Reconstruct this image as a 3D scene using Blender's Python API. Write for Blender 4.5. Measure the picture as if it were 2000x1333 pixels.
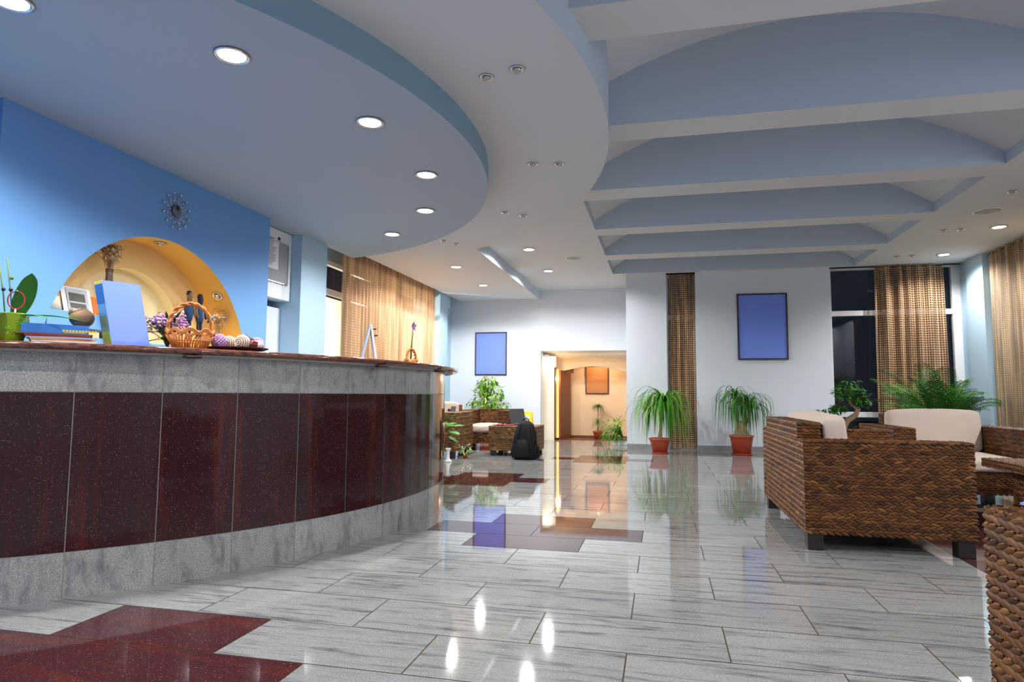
import bpy, math, random
import numpy as np
from mathutils import Vector, Matrix
R = random.Random(7)
PI = math.pi
sc = bpy.context.scene
for o in list(bpy.data.objects): bpy.data.objects.remove(o)
COL = sc.collection

# ------------------------------------------------------------------ camera, world, exposure
YAW, PITCH, ROLL, CAMH = -0.2285823, 0.0831378, 0.0064094, 1.0322639
cam = bpy.data.cameras.new('camera'); cam_o = bpy.data.objects.new('camera', cam); COL.objects.link(cam_o)
cam.sensor_width = 36; cam.lens = 1254.01 * 36 / 2000; cam.clip_start = 0.05; cam.clip_end = 200
fw = Vector((math.sin(YAW) * math.cos(PITCH), math.cos(YAW) * math.cos(PITCH), math.sin(PITCH)))
rt = Vector((math.cos(YAW), -math.sin(YAW), 0)); up = rt.cross(fw)
rt2 = rt * math.cos(ROLL) + up * math.sin(ROLL); up2 = up * math.cos(ROLL) - rt * math.sin(ROLL)
m = Matrix.Identity(4)
for i in range(3): m[i][0] = rt2[i]; m[i][1] = up2[i]; m[i][2] = -fw[i]
m[0][3], m[1][3], m[2][3] = 0, 0, CAMH
cam_o.matrix_world = m
sc.camera = cam_o
w = bpy.data.worlds.new('night'); sc.world = w; w.use_nodes = True
w.node_tree.nodes['Background'].inputs[0].default_value = (0.006, 0.008, 0.014, 1)
w.node_tree.nodes['Background'].inputs[1].default_value = 1.0
vs = sc.view_settings
vs.view_transform = 'Standard'; vs.look = 'None'; vs.gamma = 1; vs.use_curve_mapping = False
vs.exposure = 0.4
SPOT_W = 165.0          # every ceiling downlight
sc.cycles.max_bounces = 10; sc.cycles.diffuse_bounces = 6; sc.cycles.glossy_bounces = 4; sc.cycles.transparent_max_bounces = 16
sc.cycles.sample_clamp_indirect = 6.0; sc.cycles.caustics_reflective = False; sc.cycles.caustics_refractive = False

# ------------------------------------------------------------------ materials
def hexc(r, g, b): return (r, g, b, 1)
def mat(name, col, rough=0.6, metal=0.0, spec=0.5, emit=None, es=0.0, bump=0.0, bscale=60.0, var=0.0, vscale=4.0, trans=0.0, sub=0.0):
    m = bpy.data.materials.new(name); m.use_nodes = True
    nt = m.node_tree; b = nt.nodes['Principled BSDF']
    b.inputs['Base Color'].default_value = (*col, 1); b.inputs['Roughness'].default_value = rough
    b.inputs['Metallic'].default_value = metal; b.inputs['Specular IOR Level'].default_value = spec
    if trans: b.inputs['Transmission Weight'].default_value = trans
    if sub: b.inputs['Subsurface Weight'].default_value = sub
    if emit: b.inputs['Emission Color'].default_value = (*emit, 1); b.inputs['Emission Strength'].default_value = es
    if bump or var:
        tc = nt.nodes.new('ShaderNodeTexCoord'); n = nt.nodes.new('ShaderNodeTexNoise')
        nt.links.new(tc.outputs['Object'], n.inputs['Vector'])
        if bump:
            n.inputs['Scale'].default_value = bscale; n.inputs['Detail'].default_value = 3
            bp = nt.nodes.new('ShaderNodeBump'); bp.inputs['Strength'].default_value = bump; bp.inputs['Distance'].default_value = 0.01
            nt.links.new(n.outputs['Fac'], bp.inputs['Height']); nt.links.new(bp.outputs['Normal'], b.inputs['Normal'])
        if var:
            n2 = nt.nodes.new('ShaderNodeTexNoise'); n2.inputs['Scale'].default_value = vscale; n2.inputs['Detail'].default_value = 4
            nt.links.new(tc.outputs['Object'], n2.inputs['Vector'])
            hs = nt.nodes.new('ShaderNodeMix'); hs.data_type = 'RGBA'
            hs.inputs[6].default_value = (*[max(0, c * (1 - var)) for c in col], 1); hs.inputs[7].default_value = (*[min(1, c * (1 + var)) for c in col], 1)
            nt.links.new(n2.outputs['Fac'], hs.inputs[0]); nt.links.new(hs.outputs[2], b.inputs['Base Color'])
    return m
class NG:
    """tiny node-graph helper"""
    def __init__(s, m): s.nt = m.node_tree; s.b = s.nt.nodes['Principled BSDF']
    def n(s, t, **kw):
        x = s.nt.nodes.new('ShaderNode' + t)
        for k, v in kw.items(): setattr(x, k, v)
        return x
    def l(s, a, b): s.nt.links.new(a, b)
    def math(s, op, a, b=0.0, c=None):
        x = s.n('Math', operation=op)
        for i, v in enumerate([a, b] + ([c] if c is not None else [])):
            if isinstance(v, (int, float)): x.inputs[i].default_value = v
            else: s.l(v, x.inputs[i])
        return x.outputs[0]
    def ramp(s, f, stops, interp='LINEAR'):
        x = s.n('ValToRGB'); s.l(f, x.inputs[0]); e = x.color_ramp.elements; x.color_ramp.interpolation = interp
        while len(e) < len(stops): e.new(0.5)
        for i, (p, c) in enumerate(stops): e[i].position = p; e[i].color = (*c, 1) if len(c) == 3 else c
        return x.outputs[0]
    def mix(s, f, a, b, bt='MIX'):
        x = s.n('Mix', data_type='RGBA', blend_type=bt)
        for i, v in ((0, f), (6, a), (7, b)):
            if isinstance(v, (int, float)): x.inputs[i].default_value = v
            elif isinstance(v, tuple): x.inputs[i].default_value = (*v, 1)
            else: s.l(v, x.inputs[i])
        return x.outputs[2]
def granite(name, base, light, dark, streak, rough, su=1.3, sv=11.0, thr=(0.52, 0.66), spec=0.5, fleck=None, fthr=.62):
    """polished stone: UV u runs along the veins; the per-tile attribute rnd shifts the pattern"""
    m = mat(name, base, rough, spec=spec); g = NG(m)
    uv = g.n('UVMap'); at = g.n('Attribute', attribute_name='rnd')
    cb = g.n('CombineXYZ'); g.l(g.math('MULTIPLY', at.outputs['Fac'], 37.0), cb.inputs[0]); g.l(g.math('MULTIPLY', at.outputs['Fac'], 91.0), cb.inputs[1])
    ad = g.n('VectorMath', operation='ADD'); g.l(uv.outputs[0], ad.inputs[0]); g.l(cb.outputs[0], ad.inputs[1])
    mp = g.n('Mapping'); g.l(ad.outputs[0], mp.inputs[0]); mp.inputs['Scale'].default_value = (su, sv, 1)
    n1 = g.n('TexNoise'); g.l(mp.outputs[0], n1.inputs['Vector']); n1.inputs['Scale'].default_value = 1.0; n1.inputs['Detail'].default_value = 7; n1.inputs['Roughness'].default_value = 0.68; n1.inputs['Distortion'].default_value = 0.25
    mp2 = g.n('Mapping'); g.l(ad.outputs[0], mp2.inputs[0]); mp2.inputs['Scale'].default_value = (su * 5, sv * 3.0, 1)
    n2 = g.n('TexNoise'); g.l(mp2.outputs[0], n2.inputs['Vector']); n2.inputs['Scale'].default_value = 1.0; n2.inputs['Detail'].default_value = 5; n2.inputs['Roughness'].default_value = 0.7
    sp = g.n('TexNoise'); g.l(ad.outputs[0], sp.inputs['Vector']); sp.inputs['Scale'].default_value = 130; sp.inputs['Detail'].default_value = 2
    vo = g.n('TexVoronoi'); g.l(ad.outputs[0], vo.inputs['Vector']); vo.inputs['Scale'].default_value = 100
    col = g.mix(g.ramp(sp.outputs['Fac'], [(0.35, (0, 0, 0)), (0.68, (1, 1, 1))]), dark, light)
    col = g.mix(0.55, col, base)
    msk = g.ramp(g.math('ADD', g.math('MULTIPLY', g.math('SUBTRACT', sp.outputs['Fac'], 0.5), 0.30), g.math('ADD', n1.outputs['Fac'], g.math('MULTIPLY', g.math('SUBTRACT', n2.outputs['Fac'], 0.5), 0.35))), [(thr[0], (0, 0, 0)), (thr[1], (1, 1, 1))])
    col = g.mix(g.math('MULTIPLY', msk, 0.85), col, streak)
    fl = g.ramp(vo.outputs['Distance'], [(0.14, (1, 1, 1)), (0.26, (0, 0, 0))])
    fl2 = g.math('MULTIPLY', fl, g.ramp(vo.outputs['Color'], [(fthr, (0, 0, 0)), (fthr + .2, (1, 1, 1))]))
    col = g.mix(g.math('MULTIPLY', fl2, 0.7), col, fleck or light)
    br = g.n('HueSaturation'); g.l(col, br.inputs['Color']); g.l(g.math('MULTIPLY_ADD', at.outputs['Fac'], 0.16, 0.92), br.inputs['Value'])
    g.l(br.outputs[0], g.b.inputs['Base Color'])
    return m
M = {}
M['wall_white'] = mat('wall_white_paint', (0.71, 0.77, 0.84), 0.75, bump=0.03, bscale=180, spec=0.25)
M['wall_pale'] = mat('wall_pale_blue_paint', (0.42, 0.58, 0.70), 0.75, spec=0.25)
M['wall_blue'] = mat('wall_blue_paint', (0.165, 0.365, 0.72), 0.7, spec=0.25)
M['ceil_white'] = mat('ceiling_white_paint', (0.70, 0.71, 0.725), 0.85, spec=0.15)
M['ceil_blue'] = mat('ceiling_blue_paint', (0.51, 0.585, 0.68), 0.8, spec=0.2)
M['ceil_inner'] = mat('canopy_blue_grey_paint', (0.43, 0.505, 0.57), 0.8, spec=0.15)
M['cream_paint'] = mat('corridor_cream_paint', (0.75, 0.55, 0.36), 0.8, spec=0.2)
M['cream_light'] = mat('corridor_pale_paint', (0.85, 0.78, 0.66), 0.8, spec=0.2)
M['niche_shaded'] = mat('niche_shaded_paint', (0.80, 0.47, 0.12), 0.75, spec=0.2)  # niche paint deepened to orange: soffit shade and bounce light put into the colour
M['niche_half_shaded'] = mat('niche_half_shaded_paint', (0.82, 0.57, 0.25), 0.75, spec=0.2)  # same niche paint, toned between lit and shaded for the ring
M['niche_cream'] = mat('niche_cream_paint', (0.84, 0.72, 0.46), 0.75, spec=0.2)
M['g_floor'] = granite('floor_grey_granite', (0.305, 0.305, 0.29), (0.48, 0.475, 0.45), (0.15, 0.152, 0.155), (0.035, 0.035, 0.048), 0.045, su=1.9, sv=21, thr=(0.51, 0.70), spec=0.8)
M['r_floor'] = granite('floor_red_granite', (0.062, 0.018, 0.021), (0.10, 0.032, 0.037), (0.018, 0.005, 0.005), (0.13, 0.026, 0.016), 0.045, spec=0.22, su=1.0, sv=8, thr=(0.5, 0.75), fleck=(.28, .23, .25), fthr=.52)
M['g_panel'] = granite('counter_grey_granite', (0.29, 0.29, 0.28), (0.60, 0.60, 0.575), (0.11, 0.11, 0.115), (0.055, 0.055, 0.078), 0.12, su=3.5, sv=10, thr=(0.50, 0.76))
M['r_panel'] = granite('counter_red_granite', (0.033, 0.010, 0.011), (0.055, 0.018, 0.020), (0.014, 0.005, 0.006), (0.115, 0.022, 0.014), 0.07, su=0.6, sv=7, thr=(0.53, 0.78), spec=0.3, fleck=(.26, .22, .25), fthr=.52)
M['top_stone'] = granite('countertop_red_stone', (0.16, 0.055, 0.035), (0.38, 0.15, 0.09), (0.04, 0.022, 0.02), (0.02, 0.015, 0.02), 0.08, su=20, sv=20, thr=(0.5, 0.58))
M['grout'] = mat('grout', (0.085, 0.06, 0.035), 0.9, spec=0.1)
M['skirt'] = mat('skirting_granite', (0.28, 0.29, 0.31), 0.2, var=0.25, vscale=30)
M['chrome'] = mat('chrome', (0.7, 0.68, 0.66), 0.18, 1.0)
M['steel'] = mat('brushed_steel', (0.62, 0.63, 0.66), 0.3, 1.0)
M['lamp'] = mat('lit_lamp_glass', (1, 1, 1), 0.4, emit=(1, 0.97, 0.93), es=28)
M['bulb_off'] = mat('unlit_reflector_bulb', (0.55, 0.52, 0.5), 0.12, 0.6)
M['frame_white'] = mat('white_window_profile', (0.80, 0.80, 0.82), 0.35)
M['black'] = mat('black_plastic', (0.012, 0.012, 0.013), 0.4)
M['nylon'] = mat('black_nylon', (0.010, 0.010, 0.012), 0.75, bump=0.3, bscale=250, spec=0.2)
M['leg_wood'] = mat('dark_wenge_wood', (0.018, 0.011, 0.012), 0.4)
M['cushion'] = mat('cream_canvas', (0.58, 0.475, 0.395), 0.9, bump=0.55, bscale=6, spec=0.15)
M['terracotta'] = mat('terracotta_plastic', (0.46, 0.065, 0.026), 0.42, var=0.12, vscale=6)
M['soil'] = mat('potting_soil', (0.035, 0.022, 0.014), 0.95)
M['leaf'] = mat('leaf_green', (0.060, 0.27, 0.018), 0.5, spec=0.22, var=0.5, vscale=14)
M['leaf_dark'] = mat('leaf_dark_green', (0.020, 0.105, 0.012), 0.5, spec=0.22, var=0.5, vscale=14)
M['leaf_light'] = mat('leaf_fresh_green', (0.30, 0.47, 0.055), 0.5, spec=0.22, var=0.45, vscale=18)
M['stem'] = mat('stem_green', (0.10, 0.16, 0.04), 0.6)
M['bark'] = mat('bark', (0.30, 0.21, 0.12), 0.85, var=0.3, vscale=25, bump=0.4, bscale=40)
M['picture_blue'] = mat('blue_panel', (0.21, 0.32, 0.92), 0.7, spec=0.12)
M['picture_brown'] = mat('brown_panel', (0.42, 0.17, 0.05), 0.6)
M['frame_brown'] = mat('dark_brown_frame', (0.045, 0.018, 0.016), 0.4)
M['door_wood'] = mat('brown_door_wood', (0.17, 0.055, 0.022), 0.5, var=0.2, vscale=5)
M['orange_glow'] = mat('orange_slot_glow', (1, 0.5, 0.1), 0.4, emit=(1, 0.42, 0.08), es=2.4)
M['warm_lamp'] = mat('warm_lamp_globe', (1, 0.8, 0.5), 0.4, emit=(1, 0.72, 0.36), es=25)
M['board_grey'] = mat('grey_felt_board', (0.36, 0.36, 0.38), 0.9)
M['cab_white'] = mat('white_laminate', (0.80, 0.84, 0.87), 0.4)
M['paper'] = mat('paper', (0.82, 0.82, 0.82), 0.8)
M['yellow'] = mat('yellow_plastic', (0.86, 0.62, 0.01), 0.35)
M['red_cloth'] = mat('red_fabric', (0.50, 0.012, 0.04), 0.8)
M['screen'] = mat('dark_laptop_lid', (0.06, 0.058, 0.058), 0.4)
M['white_gloss'] = mat('white_glazed', (0.80, 0.78, 0.76), 0.3)
M['ink'] = mat('ink', (0.05, 0.05, 0.06), 0.8)
M['outside'] = mat('outdoor_ground', (0.03, 0.03, 0.028), 0.9)
M['glow_wall'] = mat('glow_wall_render', (0.75, 0.68, 0.55), 0.9)  # pale surface of the wall added for the left pane's glow
def glassy(name, tint=(1, 1, 1), ior=1.45, rough=0.0):
    m = bpy.data.materials.new(name); m.use_nodes = True; nt = m.node_tree; nt.nodes.clear()
    o = nt.nodes.new('ShaderNodeOutputMaterial'); mx = nt.nodes.new('ShaderNodeMixShader'); t = nt.nodes.new('ShaderNodeBsdfTransparent')
    gl = nt.nodes.new('ShaderNodeBsdfGlossy'); fr = nt.nodes.new('ShaderNodeFresnel')
    t.inputs[0].default_value = (*tint, 1); gl.inputs['Roughness'].default_value = rough; fr.inputs[0].default_value = ior
    ge = nt.nodes.new('ShaderNodeNewGeometry'); sb = nt.nodes.new('ShaderNodeMath'); sb.operation = 'SUBTRACT'; sb.inputs[0].default_value = 1; nt.links.new(ge.outputs['Backfacing'], sb.inputs[1])
    mu = nt.nodes.new('ShaderNodeMath'); mu.operation = 'MULTIPLY'; nt.links.new(fr.outputs[0], mu.inputs[0]); nt.links.new(sb.outputs[0], mu.inputs[1])
    nt.links.new(mu.outputs[0], mx.inputs[0]); nt.links.new(t.outputs[0], mx.inputs[1]); nt.links.new(gl.outputs[0], mx.inputs[2]); nt.links.new(mx.outputs[0], o.inputs[0])
    return m
M['glass'] = glassy('window_glass', (0.93, 0.95, 0.94), 1.42)
M['acrylic'] = glassy('clear_acrylic', (0.95, 0.96, 0.97), 1.35)
def wicker_mat(name, c0, c1, c2):
    m = mat(name, c1, 0.5, spec=0.25); g = NG(m)
    at = g.n('Attribute', attribute_name='rnd')
    tc = g.n('TexCoord'); n = g.n('TexNoise'); g.l(tc.outputs['Object'], n.inputs['Vector']); n.inputs['Scale'].default_value = 90; n.inputs['Detail'].default_value = 3
    c = g.ramp(at.outputs['Fac'], [(0.0, (0.006, 0.003, 0.002)), (0.11, (0.012, 0.006, 0.003)), (0.13, c0), (0.6, c1), (1.0, c2)])
    c = g.mix(g.math('MULTIPLY', n.outputs['Fac'], 0.45), c, c0)
    g.l(c, g.b.inputs['Base Color'])
    return m
M['wicker'] = wicker_mat('brown_seagrass', (0.040, 0.014, 0.004), (0.150, 0.056, 0.015), (0.31, 0.135, 0.042))
M['wicker_tan'] = wicker_mat('tan_seagrass', (0.075, 0.035, 0.012), (0.24, 0.125, 0.045), (0.44, 0.27, 0.12))
def curtain_mat(name, c_line, c_cell, open_frac, su, sv, lu, lv):
    m = bpy.data.materials.new(name); m.use_nodes = True; g = NG(m); b = g.b
    b.inputs['Roughness'].default_value = 0.85; b.inputs['Specular IOR Level'].default_value = 0.1
    uv = g.n('UVMap'); sx = g.n('SeparateXYZ'); g.l(uv.outputs[0], sx.inputs[0])
    fu = g.math('FRACT', g.math('MULTIPLY', sx.outputs[0], su)); fv = g.math('FRACT', g.math('MULTIPLY', sx.outputs[1], sv))
    line = g.math('MAXIMUM', g.math('LESS_THAN', fu, lu), g.math('LESS_THAN', fv, lv))
    n = g.n('TexNoise'); mp = g.n('Mapping'); g.l(uv.outputs[0], mp.inputs[0]); mp.inputs['Scale'].default_value = (19, .8, 1); g.l(mp.outputs[0], n.inputs['Vector']); n.inputs['Scale'].default_value = 1
    var = g.ramp(n.outputs['Fac'], [(0.36, tuple(c * 0.55 for c in c_line)), (0.64, tuple(min(1, c * 1.3) for c in c_line))])
    col = g.mix(line, c_cell, var)
    g.l(col, b.inputs['Base Color'])
    tl = g.n('BsdfTranslucent'); g.l(col, tl.inputs[0])
    ms = g.n('MixShader'); ms.inputs[0].default_value = 0.25; g.l(b.outputs[0], ms.inputs[1]); g.l(tl.outputs[0], ms.inputs[2])
    tr = g.n('BsdfTransparent')
    al = g.math('MAXIMUM', line, g.math('SUBTRACT', 1.0, open_frac))
    m2 = g.n('MixShader'); g.l(al, m2.inputs[0]); g.l(tr.outputs[0], m2.inputs[1]); g.l(ms.outputs[0], m2.inputs[2])
    out = [x for x in g.nt.nodes if x.type == 'OUTPUT_MATERIAL'][0]; g.l(m2.outputs[0], out.inputs[0])
    return m
M['curtain_wide'] = curtain_mat('raffia_net_gold', (0.60, 0.40, 0.24), (0.14, 0.062, 0.026), 0.42, 23, 24, 0.36, 0.36)
M['curtain_sheer'] = curtain_mat('raffia_net_pale', (0.62, 0.44, 0.28), (0.36, 0.22, 0.12), 0.40, 30, 34, 0.32, 0.42)
M['curtain_left'] = curtain_mat('raffia_net_warm', (0.72, 0.46, 0.28), (0.52, 0.28, 0.14), 0.28, 42, 24, 0.45, 0.28)

# ------------------------------------------------------------------ mesh building
class MB:
    def __init__(s): s.v = []; s.f = []; s.m = []; s.uv = []; s.r = []; s.mats = []; s.sm = []
    def mi(s, m):
        if m not in s.mats: s.mats.append(m)
        return s.mats.index(m)
    def add(s, vs, fs, mat, uvs=None, rnd=0.0, smooth=False):
        b = len(s.v); i = s.mi(mat)
        s.v.extend([tuple(map(float, p)) for p in vs])
        s.r.extend([rnd] * len(vs) if isinstance(rnd, (int, float)) else list(rnd))
        for k, f in enumerate(fs):
            s.f.append(tuple(b + j for j in f)); s.m.append(i); s.uv.append(uvs[k] if uvs else None); s.sm.append(smooth)
        return s
    def quad(s, a, b, c, d, mat, uv=None, rnd=0.0): return s.add([a, b, c, d], [(0, 1, 2, 3)], mat, [uv] if uv else None, rnd)
    def box(s, x0, x1, y0, y1, z0, z1, mat, rnd=0.0):
        v = [(x, y, z) for z in (z0, z1) for y in (y0, y1) for x in (x0, x1)]
        return s.add(v, [(0, 2, 3, 1), (4, 5, 7, 6), (0, 1, 5, 4), (2, 6, 7, 3), (0, 4, 6, 2), (1, 3, 7, 5)], mat, None, rnd)
    def tube(s, pts, r, mat, n=8, closed=False, rnd=0.0):
        P = [Vector(p) for p in pts]; k = len(P); rs = r if isinstance(r, (list, tuple)) else [r] * k
        vs = []; prev = None
        for i, p in enumerate(P):
            a = P[(i - 1) % k] if (i > 0 or closed) else p; b = P[(i + 1) % k] if (i < k - 1 or closed) else p
            t = (b - a).normalized() if (b - a).length > 1e-9 else Vector((0, 0, 1))
            u = prev - t * prev.dot(t) if prev is not None else t.orthogonal()
            if u.length < 1e-6: u = t.orthogonal()
            u.normalize(); prev = u; v = t.cross(u)
            vs += [p + (u * math.cos(2 * PI * j / n) + v * math.sin(2 * PI * j / n)) * rs[i] for j in range(n)]
        fs = []
        for i in range(k if closed else k - 1):
            for j in range(n):
                a = i * n + j; b = i * n + (j + 1) % n; c = ((i + 1) % k) * n + (j + 1) % n; d = ((i + 1) % k) * n + j
                fs.append((a, b, c, d))
        if not closed: fs += [tuple(range(n - 1, -1, -1)), tuple((k - 1) * n + j for j in range(n))]
        return s.add(vs, fs, mat, None, rnd, True)
    def lathe(s, prof, mat, c=(0, 0, 0), n=24, sx=1.0, sy=1.0, axis=None):
        vs = []; k = len(prof)
        for (r, z) in prof:
            for j in range(n):
                p = Vector((r * math.cos(2 * PI * j / n) * sx, r * math.sin(2 * PI * j / n) * sy, z))
                if axis is not None: p = axis @ p
                vs.append(p + Vector(c))
        fs = [(i * n + j, i * n + (j + 1) % n, (i + 1) * n + (j + 1) % n, (i + 1) * n + j) for i in range(k - 1) for j in range(n)]
        fs += [tuple(range(n - 1, -1, -1)), tuple((k - 1) * n + j for j in range(n))]
        return s.add(vs, fs, mat, None, 0.0, True)
    def ball(s, c, r, mat, n=12, sc_=(1, 1, 1)):
        k = max(5, n // 2)
        prof = [(max(1e-4, r * math.sin(PI * i / k)), -r * math.cos(PI * i / k)) for i in range(k + 1)]
        vs = [(c[0] + q * math.cos(2 * PI * j / n) * sc_[0], c[1] + q * math.sin(2 * PI * j / n) * sc_[1], c[2] + z * sc_[2]) for q, z in prof for j in range(n)]
        fs = [(i * n + j, i * n + (j + 1) % n, (i + 1) * n + (j + 1) % n, (i + 1) * n + j) for i in range(k) for j in range(n)]
        return s.add(vs, fs, mat, None, 0.0, True)
    def loft(s, secs, mat, n=28):
        """secs: (z, cx, cy, rx, ry, exponent)"""
        vs = []
        for (z, cx, cy, rx, ry, e) in secs:
            for j in range(n):
                a = 2 * PI * j / n; ca, sa = math.cos(a), math.sin(a)
                vs.append((cx + rx * math.copysign(abs(ca) ** (2 / e), ca), cy + ry * math.copysign(abs(sa) ** (2 / e), sa), z))
        k = len(secs)
        fs = [(i * n + j, i * n + (j + 1) % n, (i + 1) * n + (j + 1) % n, (i + 1) * n + j) for i in range(k - 1) for j in range(n)]
        fs += [tuple(range(n - 1, -1, -1)), tuple((k - 1) * n + j for j in range(n))]
        return s.add(vs, fs, mat, None, 0.0, True)
    def strip(s, pts, wid, mat, side=None, keel=0.0):
        """a leaf: centre line pts, width per point"""
        P = [Vector(p) for p in pts]; k = len(P); vs = []
        for i, p in enumerate(P):
            t = (P[min(k - 1, i + 1)] - P[max(0, i - 1)])
            sd = side if side is not None else t.cross(Vector((0, 0, 1)))
            if sd.length < 1e-6: sd = Vector((1, 0, 0))
            sd = sd.normalized(); nn = sd.cross(t).normalized() if t.length > 1e-9 else Vector((0, 0, 1))
            vs += [p - sd * wid[i] / 2 + nn * keel * wid[i], p, p + sd * wid[i] / 2 + nn * keel * wid[i]]
        fs = []
        for i in range(k - 1):
            a = i * 3; fs += [(a, a + 1, a + 4, a + 3), (a + 1, a + 2, a + 5, a + 4)]
        return s.add(vs, fs, mat, None, 0.0, True)
    def prism(s, poly, z0, z1, mat, side_mat=None):
        n = len(poly); vs = [(x, y, z0) for x, y in poly] + [(x, y, z1) for x, y in poly]
        s.add(vs, [tuple(range(n - 1, -1, -1)), tuple(range(n, 2 * n))], mat)
        return s.add(vs, [(i, (i + 1) % n, n + (i + 1) % n, n + i) for i in range(n)], side_mat or mat)
def lk(o, parent=None):
    COL.objects.link(o)
    if parent is not None: o.parent = parent
    return o
def obj(name, mb, parent=None, bevel=0.0, seg=2, loc=None, label=None, smooth=False, subsurf=0):
    me = bpy.data.meshes.new(name); me.from_pydata(mb.v, [], mb.f)
    for m_ in mb.mats: me.materials.append(m_)
    me.polygons.foreach_set('material_index', mb.m)
    me.polygons.foreach_set('use_smooth', [bool(x) or smooth for x in mb.sm])
    if any(u is not None for u in mb.uv):
        ul = me.uv_layers.new(name='UVMap'); k = 0
        for p, u in zip(me.polygons, mb.uv):
            for j in range(p.loop_total): ul.data[p.loop_start + j].uv = u[j] if u else (0, 0)
    a = me.attributes.new('rnd', 'FLOAT', 'POINT'); a.data.foreach_set('value', [float(x) for x in mb.r])
    me.update()
    o = bpy.data.objects.new(name, me); lk(o, parent)
    if loc: o.location = loc
    if label: o['label'] = label
    if bevel:
        b = o.modifiers.new('bevel', 'BEVEL'); b.width = bevel; b.segments = seg; b.limit_method = 'ANGLE'; b.angle_limit = 0.7
        b.harden_normals = False
    if subsurf:
        sm = o.modifiers.new('sub', 'SUBSURF'); sm.levels = subsurf; sm.render_levels = subsurf
    return o
def tag(o, label, cat, group=None, kind=None):
    if label: o['label'] = label
    if cat: o['category'] = cat
    if group: o['group'] = group
    if kind: o['kind'] = kind
    return o
def thing(name, label, cat, loc=(0, 0, 0), rz=0.0, group=None):
    o = bpy.data.objects.new(name, None); lk(o); o.location = loc; o.rotation_euler = (0, 0, rz); o.empty_display_size = 0.1
    return tag(o, label, cat, group)
def struct(name, mb, **kw):
    o = obj(name, mb, **kw); o['kind'] = 'structure'; return o
def dup(root, loc, label, rz=None):
    r = root.copy(); COL.objects.link(r); r.location = loc; r['label'] = label
    if rz is not None: r.rotation_euler = (0, 0, rz)
    for ch in list(root.children):
        c = ch.copy(); COL.objects.link(c); c.parent = r
        for g in list(ch.children):
            d = g.copy(); COL.objects.link(d); d.parent = c
    return r

# ------------------------------------------------------------------ floor (granite tiles 0.8 x 0.4 m with red stepped motifs)
OX, OY, U = -2.1494, 2.7082, 0.4
RED = [(0, -2), (3, 5), (0, 12), (3, 19)]
def is_red(i, j):           # i = left joint index of the tile, j = row
    for (ci, cj) in RED:
        if j == cj and i in (ci - 2, ci): return True
        if j in (cj - 1, cj + 1) and i == ci - 1: return True
    return i >= 10 and 3 <= j <= 9
mb = MB(); gp = 0.0028
for j in range(-20, 33):
    for i in range(-13, 22):
        par = j % 2
        if (i - par) % 2: continue
        x0, x1 = OX + i * U + gp, OX + (i + 2) * U - gp; y0, y1 = OY + j * U + gp, OY + (j + 1) * U - gp
        if j >= 30: mt = M['door_wood']
        else: mt = M['r_floor'] if is_red(i, j) else M['g_floor']
        parts = [(x0, x1, mt)]
        if i == 9 and 3 <= j <= 9: xm = OX + 10 * U; parts = [(x0, xm - gp, M['g_floor']), (xm + gp, x1, M['r_floor'])]
        for (xa, xb, mt) in parts: mb.quad((xa, y0, 0), (xb, y0, 0), (xb, y1, 0), (xa, y1, 0), mt, [(xa, y0), (xb, y0), (xb, y1), (xa, y1)], R.random())
mb.quad((-7.5, -5.5, -0.0015), (7, -5.5, -0.0015), (7, 17, -0.0015), (-7.5, 17, -0.0015), M['grout'])
mb.quad((-7.5, 17, -0.2), (7, 17, -0.2), (7, -5.5, -0.2), (-7.5, -5.5, -0.2), M['grout'])
struct('floor', mb)

# ------------------------------------------------------------------ ceilings
ZT = 3.40                       # flat ceiling and beam soffits
XL, XR = -0.90, 3.43            # coffer field
BE = [(12.55, 12.95), (10.84, 11.24), (9.08, 9.46), (7.30, 7.70), (5.53, 5.90), (3.74, 4.14), (1.96, 2.36), (0.2, 0.6), (-1.6, -1.2), (-3.4, -3.0)]
mb = MB()
mb.box(-2.68, XL, -5.5, 12.7, ZT, ZT + 0.12, M['ceil_white'])
mb.box(XR, 5.6, -5.5, 13.0, ZT, ZT + 0.12, M['ceil_white'])
mb.box(-7.0, -2.68, -5.5, 2.0, ZT, ZT + 0.12, M['ceil_white'])
mb.box(-5.3, -4.55, 7.0, 14.5, 3.35, 3.45, M['ceil_white'])
mb.box(-2.68, -0.5, 12.96, 14.5, ZT, ZT + 0.12, M['ceil_white']); mb.box(-2.68, XL, 12.7, 12.97, ZT, ZT + .12, M['ceil_white'])
struct('ceiling', mb)
CXV, RV, ZTOP = (XL + XR) / 2, 3.85, 4.19
def vz(x): return ZTOP - (RV - math.sqrt(RV * RV - (x - CXV) ** 2))
NV = 28
xs = [XL + (XR - XL) * i / NV for i in range(NV + 1)]
mb = MB()                      # the vault above the beams
for i in range(NV):
    a, b = xs[i], xs[i + 1]
    mb.add([(a, -5.5, vz(a)), (b, -5.5, vz(b)), (b, 12.9, vz(b)), (a, 12.9, vz(a))], [(0, 3, 2, 1)], M['ceil_white'], smooth=True)
    mb.add([(a, -5.5, vz(a) + .1), (b, -5.5, vz(b) + .1), (b, 12.9, vz(b) + .1), (a, 12.9, vz(a) + .1)], [(0, 1, 2, 3)], M['ceil_white'], smooth=True)
struct('ceiling_vault', mb)
mb = MB()                      # blue upstands along both sides of the coffer field
mb.quad((XL + .002, -5.5, ZT), (XL + .002, 12.7, ZT), (XL + .002, 12.7, vz(XL) + .05), (XL + .002, -5.5, vz(XL) + .05), M['ceil_blue'])
mb.quad((XR - .002, -5.5, ZT), (XR - .002, 12.7, ZT), (XR - .002, 12.7, vz(XR) + .05), (XR - .002, -5.5, vz(XR) + .05), M['ceil_blue'])
struct('ceiling_upstand', mb)
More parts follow.
